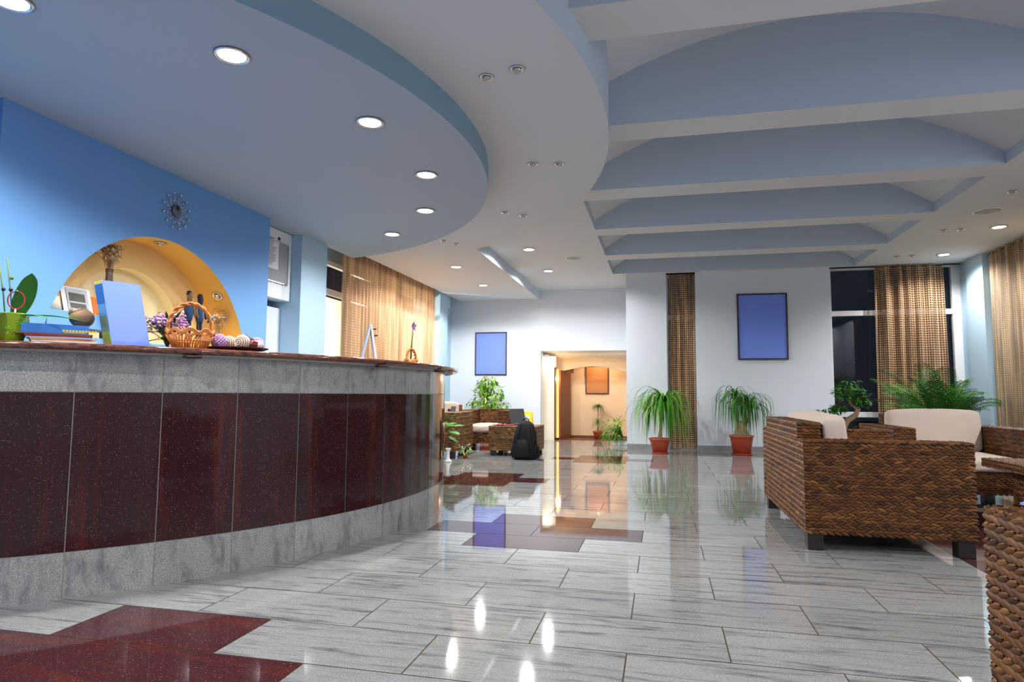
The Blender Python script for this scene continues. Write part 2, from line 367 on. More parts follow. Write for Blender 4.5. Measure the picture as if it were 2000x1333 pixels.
for (y0, y1) in BE:
    mb = MB()
    mb.quad((XL, y0, ZT), (XL, y1, ZT), (XR, y1, ZT), (XR, y0, ZT), M['ceil_white'])
    for yy, fl in ((y0, 0), (y1, 1)):
        for i in range(NV):
            a, b = xs[i], xs[i + 1]
            f = [(a, yy, ZT), (b, yy, ZT), (b, yy, vz(b) + .02), (a, yy, vz(a) + .02)]
            mb.add(f, [(0, 1, 2, 3)] if not fl else [(3, 2, 1, 0)], M['ceil_blue'])
    struct('ceiling_beam', mb)
def arc(cx, cy, r, a0, a1, n): return [(cx + r * math.cos(a0 + (a1 - a0) * i / n), cy + r * math.sin(a0 + (a1 - a0) * i / n)) for i in range(n + 1)]
# outer round soffit (z 3.2) running on to the back wall
oc, orad = (-5.42, 4.902), 5.03
a_top = math.asin((9.118 - oc[1]) / orad); xl = -4.55
a_bot = -math.acos((xl - oc[0]) / orad)
o_arc = arc(oc[0], oc[1], orad, a_bot, a_top, 72)
poly = o_arc + [(-2.68, 14.4), (xl, 14.4)]
mb = MB(); n = len(poly)
mb.add([(x, y, 3.2) for x, y in poly], [tuple(range(n - 1, -1, -1))], M['ceil_white'])
mb.add([(x, y, 3.2) for x, y in o_arc] + [(x, y, 4.05) for x, y in o_arc], [(i, i + 1, 74 + i, 73 + i) for i in range(72)], M['ceil_blue'], smooth=True)
mb.quad((-2.68, 9.118, 3.2), (-2.68, 14.4, 3.2), (-2.68, 14.4, 3.42), (-2.68, 9.118, 3.42), M['ceil_blue'])
mb.quad((xl, 14.4, 3.2), (xl, 0, 3.2), (xl, 0, 3.4), (xl, 14.4, 3.4), M['ceil_blue'])
struct('ceiling_round_soffit', mb)
# inner round soffit (z 3.0) over the reception
ic, ir = (-5.249, 4.759), 3.80
xi = -4.36
a_t = math.acos((xi - ic[0]) / ir)
i_arc = arc(ic[0], ic[1], ir, -a_t, a_t, 60)
poly = i_arc + [(xi, 7.06), (-5.1, 7.06), (-5.1, 1.0)]
mb = MB(); n = len(poly)
mb.add([(x, y, 3.0) for x, y in poly], [tuple(range(n - 1, -1, -1))], M['ceil_inner'])
mb.add([(x, y, 3.0) for x, y in i_arc] + [(x, y, 3.22) for x, y in i_arc], [(i, i + 1, 61 + i + 1, 61 + i) for i in range(60)], mat('canopy_edge_blue_paint', (.23, .345, .435), .8, spec=.15), smooth=True)
mb.quad((xi, i_arc[-1][1], 3.0), (xi, 7.06, 3.0), (xi, 7.06, 3.36), (xi, i_arc[-1][1], 3.36), M['ceil_inner'])
struct('ceiling_reception_canopy', mb)

# ------------------------------------------------------------------ walls
W, P, BL = M['wall_white'], M['wall_pale'], M['wall_blue']
mb = MB()
mb.box(-0.66, 0.115, 12.7, 13.0, 0, 4.3, W); mb.box(0.655, 3.04, 12.7, 13.0, 0, 4.3, W)
mb.box(0.115, 0.655, 12.7, 13.0, 3.40, 4.3, W); mb.box(3.04, 5.6, 12.7, 13.0, 3.40, 4.3, W)
mb.box(-0.66, -0.4, 13.0, 17, 0, 3.5, W)
struct('wall_far', mb)
mb = MB()
mb.box(-5.2, -2.66, 14.3, 14.45, 0, 3.5, W); mb.box(-2.66, -0.66, 14.3, 14.45, 2.02, 3.5, W)
struct('wall_back', mb)
mb = MB(); mb.box(5.20, 5.4, 12.45, 12.95, 0, 3.42, P); mb.box(5.15, 5.4, 11.86, 12.45, 0, 3.42, P); mb.box(5.33, 5.45, 11.0, 11.86, 0, 3.42, P)
mb.box(5.33, 5.45, -5.5, 11.86, 3.2, 3.42, W); mb.box(5.33, 5.45, -5.5, 6.0, 0, 3.42, W)
struct('wall_right', mb)
mb = MB(); mb.box(-7, 5.6, -5.6, -5.5, 0, 4.3, W); struct('wall_behind', mb)
# left: blue reception wall with an arched niche
mb = MB(); X0 = -4.28; YA, YB = 3.28, 6.31; NC, NR, NZ = 4.805, 1.16, 1.45; zc = 1.226
a0 = math.asin((NZ - zc) / NR); N = 40
ap = [(NC - NR * math.cos(a0 + (PI - 2 * a0) * i / N), zc + NR * math.sin(a0 + (PI - 2 * a0) * i / N)) for i in range(N + 1)]
def fx(y, z): return (X0, y, z)
def F(pts): mb.add([fx(*p) for p in pts], [tuple(range(len(pts)))], BL)
F([(YA, 0), (YB, 0), (YB, NZ), (YA, NZ)]); F([(YA, NZ), (ap[0][0], NZ), (ap[0][0], 3.05), (YA, 3.05)]); F([(ap[-1][0], NZ), (YB, NZ), (YB, 3.05), (ap[-1][0], 3.05)])
for i in range(N): F([ap[i], ap[i + 1], (ap[i + 1][0], 3.05), (ap[i][0], 3.05)])
mb.quad((X0, YB, 0), (-5.1, YB, 0), (-5.1, YB, 3.05), (X0, YB, 3.05), BL)
mb.quad((X0, YA, 0), (-4.34, YA, 0), (-4.34, YA, 3.05), (X0, YA, 3.05), BL)
mb.box(-4.6, -4.34, -5.5, 3.28, 0, 3.42, BL)
struct('wall_reception', mb)
mb = MB(); X1, X2 = X0 - 0.35, X0 - 0.47; OR, CR = M['niche_shaded'], M['niche_cream']
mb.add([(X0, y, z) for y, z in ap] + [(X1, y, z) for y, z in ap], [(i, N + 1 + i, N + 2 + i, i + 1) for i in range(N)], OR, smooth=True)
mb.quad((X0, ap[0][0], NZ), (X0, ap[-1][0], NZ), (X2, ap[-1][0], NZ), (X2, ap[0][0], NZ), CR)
ic2, iz2, ir2 = 4.77, 1.466, 0.668
ip = [(ic2 - ir2 * math.cos(PI * i / N), iz2 + ir2 * math.sin(PI * i / N)) for i in range(N + 1)]
mb.add([(X1, y, z) for y, z in ap] + [(X1, y, z) for y, z in ip], [(i, i + 1, N + 2 + i, N + 1 + i) for i in range(N)], M['niche_half_shaded'])
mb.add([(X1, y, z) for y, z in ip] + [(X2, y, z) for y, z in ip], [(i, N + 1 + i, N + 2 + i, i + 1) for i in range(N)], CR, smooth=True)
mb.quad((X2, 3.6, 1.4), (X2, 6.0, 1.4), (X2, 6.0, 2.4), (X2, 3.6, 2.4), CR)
struct('wall_niche', mb)
mb = MB(); mb.box(-4.62, X0 - .001, 3.70, 4.32, 1.515, 1.63, M['wall_blue']); tag(struct('niche_shelf', mb, bevel=.004), None, None)
# recess, column, window wall on the left
mb = MB(); mb.box(-5.1, -4.95, 6.31, 7.06, 0, 3.05, P); mb.box(-4.97, -4.33, 7.06, 7.68, 0, 3.36, P)
mb.box(-5.2, -4.6, 12.95, 13.46, 0, 3.36, P); mb.box(-5.2, -4.80, 13.46, 14.4, 0, 3.36, P)
mb.box(-5.1, -4.62, 13.46, 13.7, 2.93, 3.36, P)
mb.box(-5.1, -4.95, 7.68, 12.95, 3.04, 3.36, P); mb.box(-5.1, -4.95, 7.68, 12.95, 0, 0.3, P)
struct('wall_left', mb)
mb = MB()
for (a, b, y, x0, x1) in (( 'y', 0, 12.69, -0.66, 0.115), ('y', 0, 12.69, 0.655, 3.04)): mb.box(x0, x1, 12.675, 12.7, 0, 0.10, M['skirt'])
mb.box(-4.8, -2.66, 14.28, 14.3, 0, 0.1, M['skirt'])
struct('baseboard_far', mb)

# ------------------------------------------------------------------ windows
FW = M['frame_white']
def window(name, bars, panes, parent_loc=(0, 0, 0)):
    mb = MB()
    for b in bars:
        b = list(b)
        if b[5] - b[4] < .2:          # transoms sit a hair behind the uprights
            i = 0 if b[1] - b[0] < b[3] - b[2] else 2
            b[i] += .004; b[i + 1] -= .004
        mb.box(*b, FW)
    r = struct(name, mb, bevel=.004)
    for p in panes:
        g = MB(); g.box(*p, M['glass']); obj('pane', g, r)
    return r
window('window_1', [(-4.98, -4.9, 7.68, 12.95, 2.98, 3.05), (-4.98, -4.9, 7.68, 12.95, 2.53, 2.62), (-4.98, -4.9, 7.68, 12.95, 0.3, 0.4), (-4.98, -4.9, 7.68, 7.75, .3, 3.05), (-4.98, -4.9, 12.88, 12.95, .3, 3.05), (-4.98, -4.9, 9.4, 9.47, .3, 3.05), (-4.98, -4.9, 11.1, 11.17, .3, 3.05)],
       [(-4.945, -4.935, 7.7, 12.9, .35, 3.0)])
window('window_2', [(.115, .15, 12.84, 12.92, 0, 3.4), (.62, .655, 12.84, 12.92, 0, 3.4), (.115, .655, 12.84, 12.92, 3.34, 3.4), (.115, .655, 12.84, 12.92, 2.5, 2.6), (.115, .655, 12.84, 12.92, .65, .74), (.115, .655, 12.84, 12.92, 0, .14)],
       [(.13, .64, 12.875, 12.885, .05, 3.37)])
window('window_3', [(3.04, 3.08, 12.8, 12.88, 0, 3.4), (5.06, 5.20, 12.8, 12.88, 0, 3.4), (3.04, 5.2, 12.8, 12.88, 2.51, 2.605), (3.04, 5.2, 12.8, 12.88, .66, .756), (3.04, 5.2, 12.8, 12.88, 0, .08), (3.04, 5.2, 12.8, 12.88, 3.36, 3.4)],
       [(3.06, 5.1, 12.835, 12.845, .05, 3.38)])
window('window_4', [(5.36, 5.42, 6.0, 11.0, 2.5, 2.6), (5.36, 5.42, 6, 11, .62, .7), (5.36, 5.42, 6, 11, 3.12, 3.2), (5.36, 5.42, 10.9, 11.0, 0, 3.2), (5.36, 5.42, 9.6, 9.68, 0, 3.2), (5.36, 5.42, 8.2, 8.28, 0, 3.2), (5.36, 5.42, 6.0, 6.08, 0, 3.2), (5.36, 5.42, 6, 11, 0, .08)],
       [(5.385, 5.395, 6.0, 11.0, .05, 3.15)])
# outside: dark ground, an added wall and light that make the left window pane glow, a hedge bank beyond the others
mb = MB(); mb.quad((-30, -10, -.35), (30, -10, -.35), (30, 40, -.35), (-30, 40, -.35), M['outside']); struct('ground_outside', mb)
mb = MB(); mb.box(-7.2, -7.0, 7.0, 15.2, -.35, 3.1, M['glow_wall']); struct('pane_glow_wall', mb)  # added wall, its height set so only the lower pane glows

# ------------------------------------------------------------------ corridor
mb = MB(); cp, cl = M['cream_paint'], M['cream_light']
mb.box(-3.0, 0.6, 15.6, 15.7, 0, 2.1, cp)
mb.add([(-3, 14.45, 2.02), (-.6, 14.45, 2.02), (-.6, 15.2, 1.84), (-3, 15.2, 1.84), (-3, 15.7, 1.84), (-.6, 15.7, 1.84)], [(0, 3, 2, 1), (3, 4, 5, 2)], cl)
mb.box(-2.72, -2.64, 14.45, 15.6, 0, 2.1, cl)
mb.box(-2.64, -2.37, 14.6, 14.75, 0, 1.92, cl)
mb.box(-3.0, -2.64, 14.45, 15.6, 2.02, 2.1, cl)
struct('wall_corridor', mb)
mb = MB(); K = 20; xa, xb = -2.62, -0.66   # beam with an arched underside
bz = lambda x: 1.70 - 0.20 * abs((x + 1.57) / 1.05) ** 1.5
for i in range(K):
    a = xa + (xb - xa) * i / K; b = xa + (xb - xa) * (i + 1) / K
    mb.add([(a, 15.0, bz(a)), (b, 15.0, bz(b)), (b, 15.0, 1.9), (a, 15.0, 1.9), (a, 15.14, bz(a)), (b, 15.14, bz(b)), (b, 15.14, 1.9), (a, 15.14, 1.9)], [(0, 1, 2, 3), (5, 4, 7, 6), (0, 4, 5, 1)], M['cream_paint'])
struct('corridor_beam', mb)
mb = MB(); mb.box(-2.16, -.6, 15.575, 15.6, 0, .06, M['door_wood']); struct('baseboard_corridor', mb)
mb = MB()
mb.add([(-2.315, 14.80, 0), (-2.165, 15.45, 0), (-2.13, 15.44, 0), (-2.28, 14.79, 0), (-2.315, 14.80, 1.6), (-2.165, 15.45, 1.6), (-2.13, 15.44, 1.6), (-2.28, 14.79, 1.6)],
       [(0, 3, 2, 1), (4, 5, 6, 7), (0, 1, 5, 4), (2, 3, 7, 6), (1, 2, 6, 5), (3, 0, 4, 7)], M['door_wood'])
mb.box(-2.39, -2.365, 14.58, 14.76, 0, 1.66, M['frame_brown']); mb.box(-2.39, -2.02, 15.14, 15.2, 1.54, 1.66, M['door_wood'])
struct('door_1', mb)
t = thing('corridor_light', 'round bulb with a glowing strip standing in for the lit slot beside brown corridor door', 'light', (-2.335, 14.74, 0))
mb = MB(); mb.box(-.024, .018, 0, .02, .05, 1.62, M['orange_glow']); obj('slot_glow_strip', mb, t)  # emissive strip stands in for the lit room seen through the door slot
mb = MB(); mb.ball((0, -.03, 1.395), .028, M['warm_lamp']); obj('bulb', mb, t)
mb = MB(); mb.lathe([(.075, 0), (.075, .05), (.05, .055)], M['white_gloss'], (0, 0, 0), 20)
t = thing('corridor_ceiling_lamp', 'small white round lamp under the corridor ceiling behind the doorway', 'light', (-2.58, 14.58, 1.90)); obj('shade', mb, t)

# ------------------------------------------------------------------ lamps
def add_spot(name, loc, w=SPOT_W, ang=156, blend=0.25, col=(1, .99, .98), size=.045):
    l = bpy.data.lights.new(name, 'SPOT'); l.energy = w; l.spot_size = math.radians(ang); l.spot_blend = blend; l.color = col; l.shadow_soft_size = size
    o = bpy.data.objects.new(name, l); lk(o); o.location = loc; return o
def downlight_proto():
    t = thing('ceiling_downlight', '', 'ceiling light', (0, 0, 0), 0, 'lit ceiling downlights')
    mb = MB(); mb.lathe([(.075, 0), (.098, -.004), (.100, -.010), (.092, -.014), (.078, -.010), (.075, 0)], M['chrome'], n=28); obj('trim_ring', mb, t)
    mb = MB(); mb.lathe([(.001, -.009), (.077, -.009), (.077, -.002), (.001, -.002)], M['lamp'], n=28); obj('lamp_glass', mb, t)
    return t
DL = downlight_proto(); used = [False]
def downlight(x, y, z, label):
    if not used[0]: used[0] = True; o = DL; o.location = (x, y, z); o['label'] = label
    else: o = dup(DL, (x, y, z), label)
    add_spot('downlight_beam', (x, y, z - .03), SPOT_W * (0.42 if z < 3.1 and y > 7 else 0.62 if z < 3.1 else .85 if x < 0 and y > 11 else .85 if x > 0 and y > 9 else 1.0), 152 if z > 3.3 and x > 0 and y > 9 else 166 if z > 3.3 else 158, .6 if z > 3.3 and x > 0 and y > 9 else .25 if z > 3.1 else .5); return o
C6 = ['half cut off by the top left corner of the photo', 'largest and nearest whole one in the blue canopy', 'second whole one from the left in the blue canopy', 'at the rightmost bend of the blue canopy, upper of the close pair', 'just under the one at the bend of the canopy', 'nearest the striped curtain in the blue canopy']
for (x, y), s in zip([(-3.174, 2.43), (-2.418, 3.131), (-2.036, 4.16), (-2.034, 5.306), (-2.446, 6.37), (-3.213, 7.248)], C6):
    downlight(x, y, 3.0, 'lit round downlight ' + s)
downlight(-3.381, 10.30, 3.2, 'lit round downlight beside the striped curtain, left of the ceiling step, nearer one')
downlight(-3.425, 12.173, 3.2, 'lit round downlight left of the ceiling step, above the blue picture and ficus')
downlight(-2.08, 10.114, 3.4, 'lit round downlight right of the ceiling step, nearer of two')
downlight(-2.08, 11.974, 3.4, 'lit round downlight right of the ceiling step, above the corridor doorway')
downlight(4.594, 10.05, 3.4, 'lit round downlight beside the right wall curtain, nearer of two')
downlight(4.594, 11.853, 3.4, 'lit round downlight above the corner window with the gold curtain')
for (x, y, z) in [(4.594, 5.6, 3.4), (4.594, 3.4, 3.4), (4.594, .6, 3.4), (-2.0, .3, 3.4), (-2.0, -2.0, 3.4), (4.594, -2.0, 3.4)]:
    downlight(x, y, z, 'lit round downlight in the ceiling out of frame').__setitem__('group', 'downlights out of frame')
# small swivel spots, switched off, in pairs
def swivel_proto():
    t = thing('swivel_spotlight', '', 'ceiling light', (0, 0, 0), 0, 'unlit chrome swivel spotlights')
    mb = MB(); mb.lathe([(.030, 0), (.050, -.003), (.052, -.007), (.045, -.010), (.034, -.008), (.030, 0)], M['chrome'], n=24); obj('trim_ring', mb, t)
    mb = MB(); mb.lathe([(.001, -.028), (.020, -.026), (.027, -.016), (.029, 0), (.001, 0)], M['bulb_off'], n=20); obj('bulb', mb, t)
    return t
SW = swivel_proto(); swu = [False]
def swivel(x, y, z, label):
    if not swu[0]: swu[0] = True; SW.location = (x, y, z); SW['label'] = label; return SW
    return dup(SW, (x, y, z), label)
for (x, y, z, s) in [(-1.14, 4.077, 3.2, 'left of the largest nearest pair on the round soffit'), (-.911, 4.014, 3.2, 'right of the largest nearest pair on the round soffit'),
                     (-1.152, 5.775, 3.2, 'left of the second pair along the round soffit'), (-.911, 5.826, 3.2, 'right of the second pair along the round soffit'),
                     (-1.789, 7.295, 3.2, 'left of the third pair along the round soffit'), (-1.607, 7.467, 3.2, 'right of the third pair along the round soffit'),
                     (-2.973, 8.486, 3.2, 'left of the farthest pair on the round soffit'), (-2.86, 8.70, 3.2, 'right of the farthest pair on the round soffit'),
                     (3.955, 8.33, 3.4, 'single one at the right edge, above the round speaker'), (3.929, 10.116, 3.4, 'left of the pair beside the right lit downlight'),
                     (4.149, 10.104, 3.4, 'right of the pair beside the right lit downlight'), (3.889, 11.832, 3.4, 'left of the pair in front of the corner window'),
                     (4.115, 11.836, 3.4, 'right of the pair in front of the corner window')]:
    swivel(x, y, z, 'unlit chrome swivel spotlight, ' + s)
def speaker(x, y, r, label):
    t = thing('ceiling_speaker', label, 'speaker', (x, y, 3.4), 0, 'round ceiling speakers')
    mb = MB(); mb.lathe([(r, 0), (r, -.006), (r * .86, -.010), (r * .84, -.004), (.001, -.004), (.001, 0)], M['frame_white'], n=32); obj('rim', mb, t)
    mb = MB(); mb.lathe([(.001, -.009), (r * .5, -.008), (r * .83, -.005), (r * .83, -.003), (.001, -.003)], M['board_grey'] if False else mat('speaker_grille', (.45, .43, .38), .8, bump=.3, bscale=400), n=32); obj('grille', mb, t)
speaker(-1.449, 10.924, .15, 'round white ceiling speaker left of the coffered ceiling')
speaker(4.069, 9.155, .17, 'round white ceiling speaker right of the coffered ceiling')
# corridor lamps, added corridor fill lights, added light behind the left window
def point(name, loc, w, col, r=.04):
    l = bpy.data.lights.new(name, 'POINT'); l.energy = w; l.color = col; l.shadow_soft_size = r
    o = bpy.data.objects.new(name, l); lk(o); o.location = loc
point('corridor_bulb_light', (-2.30, 14.66, 1.40), 6, (1, .62, .30))
def area(name, loc, w, col, sx, sy, rot):
    l = bpy.data.lights.new(name, 'AREA'); l.energy = w; l.color = col; l.shape = 'RECTANGLE'; l.size = sx; l.size_y = sy
    o = bpy.data.objects.new(name, l); lk(o); o.location = loc; o.rotation_euler = rot
area('corridor_area_light', (-1.55, 14.56, 1.96), 2.2, (1, .82, .58), 1.6, .08, (math.radians(20), 0, 0))  # added fill along the lintel, turned away from view; no fixture there
point('corridor_hidden_fill', (-1.45, 15.20, 1.76), 7, (1, .76, .48), .06)  # added unseen light behind the beam, brightens the back wall
area('corridor_area_light', (-2.56, 14.50, 1.85), 1.5, (1, .9, .75), .1, .05, (math.radians(50), 0, 0))
point('pane_glow_light', (-6.0, 11.9, 2.3), 190, (1, .93, .80), .1)  # added to light the outside wall so the left pane glows

# ------------------------------------------------------------------ reception counter
CC, CR_ = (-5.254, 5.067), 3.318
def cpt(r, a): return (CC[0] + r * math.cos(a), CC[1] + r * math.sin(a))
seam0 = math.radians(-45.43); step = math.radians(6.905)
t = thing('reception_counter', 'curved reception counter clad in grey and dark red granite panels', 'counter')
def band(name, z0, z1, mt, r):
    mb = MB(); g = 0.0021
    for k in range(-2, 13):
        A0 = seam0 + k * step + g / CR_; A1 = seam0 + (k + 1) * step - g / CR_; rn = R.random(); q = 4
        for i in range(q):
            a = A0 + (A1 - A0) * i / q; b = A0 + (A1 - A0) * (i + 1) / q
            (xa, ya), (xb, yb) = cpt(r, a), cpt(r, b)
            mb.add([(xa, ya, z0), (xb, yb, z0), (xb, yb, z1), (xa, ya, z1)], [(0, 1, 2, 3)], mt, [[(z0, a * r), (z0, b * r), (z1, b * r), (z1, a * r)]], rn)
    return obj(name, mb, t)
band('plinth_panel', 0.0, 0.2262, M['g_panel'], CR_)
band('middle_panel', 0.2300, 1.0300, M['r_panel'], CR_)
band('upper_panel', 1.0340, 1.24, M['g_panel'], CR_)
aa, ab = seam0 - 2 * step, seam0 + 13 * step
outer = arc(CC[0], CC[1], CR_ - .002, aa, ab, 76); inner = arc(CC[0], CC[1], CR_ - .25, ab, aa, 76)
mb = MB(); mb.prism(outer + inner, 0, 1.239, mat('joint_grey', (.30, .29, .26), .8)); obj('core', mb, t)
mb = MB(); mb.prism(arc(CC[0], CC[1], CR_ + .075, aa, ab, 76) + arc(CC[0], CC[1], CR_ - .2, ab, aa, 76), 1.232, 1.2405, mat('counter_under_board', (.50, .48, .45), .5)); obj('under_board', mb, t)
# worktop slab with a rounded nose
mb = MB(); RT = 3.444; prof = [(RT - .60, 1.241), (RT - .012, 1.241), (RT - .003, 1.246), (RT, 1.258), (RT - .003, 1.270), (RT - .012, 1.275), (RT - .60, 1.275)]
A = [aa + (ab - aa) * i / 90 for i in range(91)]; npf = len(prof); vs = []; 
for a in A:
    for (r, z) in prof: x, y = cpt(r, a); vs.append((x, y, z))
fs = []; uvs = []
for i in range(90):
    for j in range(npf - 1):
        fs.append((i * npf + j, (i + 1) * npf + j, (i + 1) * npf + j + 1, i * npf + j + 1))
        uvs.append([(A[i] * RT, j * .03), (A[i + 1] * RT, j * .03), (A[i + 1] * RT, j * .03 + .03), (A[i] * RT, j * .03 + .03)] if 0 < j < npf - 2 else [(A[i] * RT, 0), (A[i + 1] * RT, 0), (A[i + 1] * RT, .42), (A[i] * RT, .42)])
fs += [tuple(range(npf)), tuple(90 * npf + j for j in range(npf - 1, -1, -1))]; uvs += [[(0, 0)] * npf] * 2
mb.add(vs, fs, M['top_stone'], uvs, 0.3, True)
o = obj('countertop', mb); tag(o, 'polished red granite worktop with rounded edge on the curved reception counter', 'countertop')
for a, s in zip((-36.5, -14.0, 2.0), ('left', 'middle', 'right')):
    x, y = cpt(CR_ + .10, math.radians(a)); mb = MB(); mb.lathe([(.001, -.012), (.045, -.012), (.05, 0), (.001, 0)], M['frame_brown'], n=20)
    o = obj('counter_puck_light', mb, loc=(x, y, 1.231)); tag(o, 'dark unlit disc light under the worktop edge, %s of three' % s, 'light', 'disc lights under the worktop')

# ------------------------------------------------------------------ wicker
def leaf_template():
    vs = []; S = (-1, -.55, 0, .55, 1); T = (-1, 0, 1)
    for s_ in S:
        w_ = max(0.12, 1 - s_ * s_) ** .5
        for t_ in T: vs.append((s_ * .5, t_ * .5 * w_, (1 - t_ * t_) * (1 - .55 * s_ * s_) - .25))
    fs = [(i * 3 + j, (i + 1) * 3 + j, (i + 1) * 3 + j + 1, i * 3 + j + 1) for i in range(4) for j in range(2)]
    return np.array(vs), fs
LT, LF = leaf_template()
def weave(mb, o, u, v, w_, h_, mt, cell=.046, row=.021, rise=.012):
    """cover the rectangle o + u*[0,w] + v*[0,h] (u, v unit vectors) with braided strands standing off along u x v"""
    o, u, v = np.array(o, float), np.array(u, float), np.array(v, float); nn = np.cross(u, v)
    nr = max(1, round(h_ / row)); nc = max(1, round(w_ / cell)); rw, cw = h_ / nr, w_ / nc
    for r in range(nr):
        ang = .40 if r % 2 else -.40; rb = R.uniform(-.10, .10)
        for c in range(nc + (r % 2)):
            cx = (c + (.5 if not r % 2 else 0.0)) * cw; cy = (r + .5) * rw
            lo, hi = max(0.004, cx - cw * .66), min(w_ - .004, cx + cw * .66)
            L = hi - lo
            if L < cw * .3: continue
            cx = (lo + hi) / 2; a = ang + R.uniform(-.12, .12); ca, sa = math.cos(a), math.sin(a)
            x = LT[:, 0] * L; y = LT[:, 1] * rw * 1.02; z = LT[:, 2] * rise * R.uniform(.75, 1.2)
            X = cx + x * ca - y * sa; Y = cy + x * sa * .8 + y * ca
            pts = o + np.outer(X, u) + np.outer(Y, v) + np.outer(z, nn)
            k = min(1, max(.13, .5 + rb + R.gauss(0, .17)))
            mb.add(pts, LF, mt, None, k, True)
def wicker_box(mb, x0, x1, y0, y1, z0, z1, mt, faces='xXyYZ', cell=.046, row=.021, rise=.012):
    e = .008
    mb.box(x0 + e, x1 - e, y0 + e, y1 - e, z0 + e, z1 - e, mt, .06)
    kw = dict(cell=cell, row=row, rise=rise); e = .005
    if 'y' in faces: weave(mb, (x0, y0 + e, z0), (1, 0, 0), (0, 0, 1), x1 - x0, z1 - z0, mt, **kw)
    if 'Y' in faces: weave(mb, (x1, y1 - e, z0), (-1, 0, 0), (0, 0, 1), x1 - x0, z1 - z0, mt, **kw)
    if 'x' in faces: weave(mb, (x0 + e, y1, z0), (0, -1, 0), (0, 0, 1), y1 - y0, z1 - z0, mt, **kw)
    if 'X' in faces: weave(mb, (x1 - e, y0, z0), (0, 1, 0), (0, 0, 1), y1 - y0, z1 - z0, mt, **kw)
    if 'Z' in faces:
        if x1 - x0 > y1 - y0: weave(mb, (x0, y0, z1 - e), (1, 0, 0), (0, 1, 0), x1 - x0, y1 - y0, mt, **kw)
        else: weave(mb, (x1, y0, z1 - e), (0, 1, 0), (-1, 0, 0), y1 - y0, x1 - x0, mt, **kw)
def cushion(name, parent, x0, x1, y0, y1, z0, z1, tilt=0.0, puff=.015, r=.05):
    """soft box: a gridded rounded block, slightly puffed"""
    mb = MB(); n = 14
    def sgn(q, p): return math.copysign(abs(q) ** p, q)
    hx, hy, hz = (x1 - x0) / 2, (y1 - y0) / 2, (z1 - z0) / 2; c = ((x0 + x1) / 2, (y0 + y1) / 2, (z0 + z1) / 2)
    vs = {}; V = []; Fc = []
    def vid(i, j, k):
        if (i, j, k) in vs: return vs[(i, j, k)]
        p = [2 * i / n - 1, 2 * j / n - 1, 2 * k / n - 1]; h = [hx, hy, hz]
        q = [h[a] * p[a] for a in range(3)]
        inner = [max(-(h[a] - r), min(h[a] - r, q[a])) for a in range(3)]
        d = [q[a] - inner[a] for a in range(3)]; L = math.sqrt(sum(t * t for t in d))
        if L > 1e-9:
            f = r / L if L > r else 1
            mx = max(abs(t) for t in d); f = mx / L
            q = [inner[a] + d[a] * f for a in range(3)]
        pf = [(1 - p[1] ** 2) * (1 - p[2] ** 2), (1 - p[0] ** 2) * (1 - p[2] ** 2), (1 - p[0] ** 2) * (1 - p[1] ** 2)]
        ax = max(range(3), key=lambda a: abs(p[a]))
        q[ax] += math.copysign(puff * pf[ax], p[ax]) + .004 * math.sin(9 * p[0] + 5 * p[2] * p[1]) * (1 - abs(p[(ax + 1) % 3]))
        y = q[1]; z = q[2]
        q[1] = y * math.cos(tilt) - z * math.sin(tilt); q[2] = y * math.sin(tilt) + z * math.cos(tilt)
        vs[(i, j, k)] = len(V); V.append((c[0] + q[0], c[1] + q[1], c[2] + q[2])); return vs[(i, j, k)]
    for a in range(n):
        for b in range(n):
            for s_ in (0, n):
                f = [(a, b, s_), (a + 1, b, s_), (a + 1, b + 1, s_), (a, b + 1, s_)]; Fc.append([vid(*t) for t in (f if s_ else f[::-1])])
                f = [(a, s_, b), (a + 1, s_, b), (a + 1, s_, b + 1), (a, s_, b + 1)]; Fc.append([vid(*t) for t in (f[::-1] if s_ else f)])
                f = [(s_, a, b), (s_, a + 1, b), (s_, a + 1, b + 1), (s_, a, b + 1)]; Fc.append([vid(*t) for t in (f if s_ else f[::-1])])
    mb.add(V, Fc, M['cushion'], None, 0, True)
    return obj(name, mb, parent, subsurf=1)
def seat(name, label, cat, loc, rz, Wd, D, nb=1, mt='wicker', group=None, cell=.046, row=.021, back_cushion=True, back_h=.845, arm_h=.735, rise=.012):
    """local frame: x across, front at -y"""
    t = thing(name, label, cat, loc, rz, group); m_ = M[mt]; kw = dict(cell=cell, row=row, rise=rise); aw = .20; hw, hd = Wd / 2, D / 2
    for sx in (-1, 1):
        mb = MB(); x0, x1 = sorted((sx * hw, sx * (hw - aw))); wicker_box(mb, x0, x1, -hd, hd, .11, arm_h, m_, **kw); obj('armrest', mb, t)
    mb = MB(); wicker_box(mb, -hw + aw, hw - aw, hd - .17, hd, .11, arm_h, m_, 'yYZ', **kw)
    wicker_box(mb, -hw + aw, hw - aw, hd - .17, hd - .002, arm_h, back_h, m_, 'xXyYZ', **kw); obj('backrest', mb, t)
    mb = MB(); wicker_box(mb, -hw + aw, hw - aw, -hd + .02, hd - .17, .13, .33, m_, 'y', **kw); obj('seat_base', mb, t)
    iw = (Wd - 2 * aw) / nb
    for k in range(nb):
        a, b = -hw + aw + iw * k + .006, -hw + aw + iw * (k + 1) - .006
        cushion('seat_cushion', t, a, b, -hd + .0, hd - .20, .325, .475)
        if back_cushion: cushion('back_cushion', t, a, b, hd - .36, hd - .185, .46, .895, -.10, .014, .045)
    for sx in (-1, 1):
        for sy in (-1, 1):
            mb = MB(); cx, cy = sx * (hw - .07), sy * (hd - .07); mb.box(cx - .05, cx + .05, cy - .05, cy + .05, 0, .125, M['leg_wood']); obj('leg', mb, t, bevel=.004)
    return t
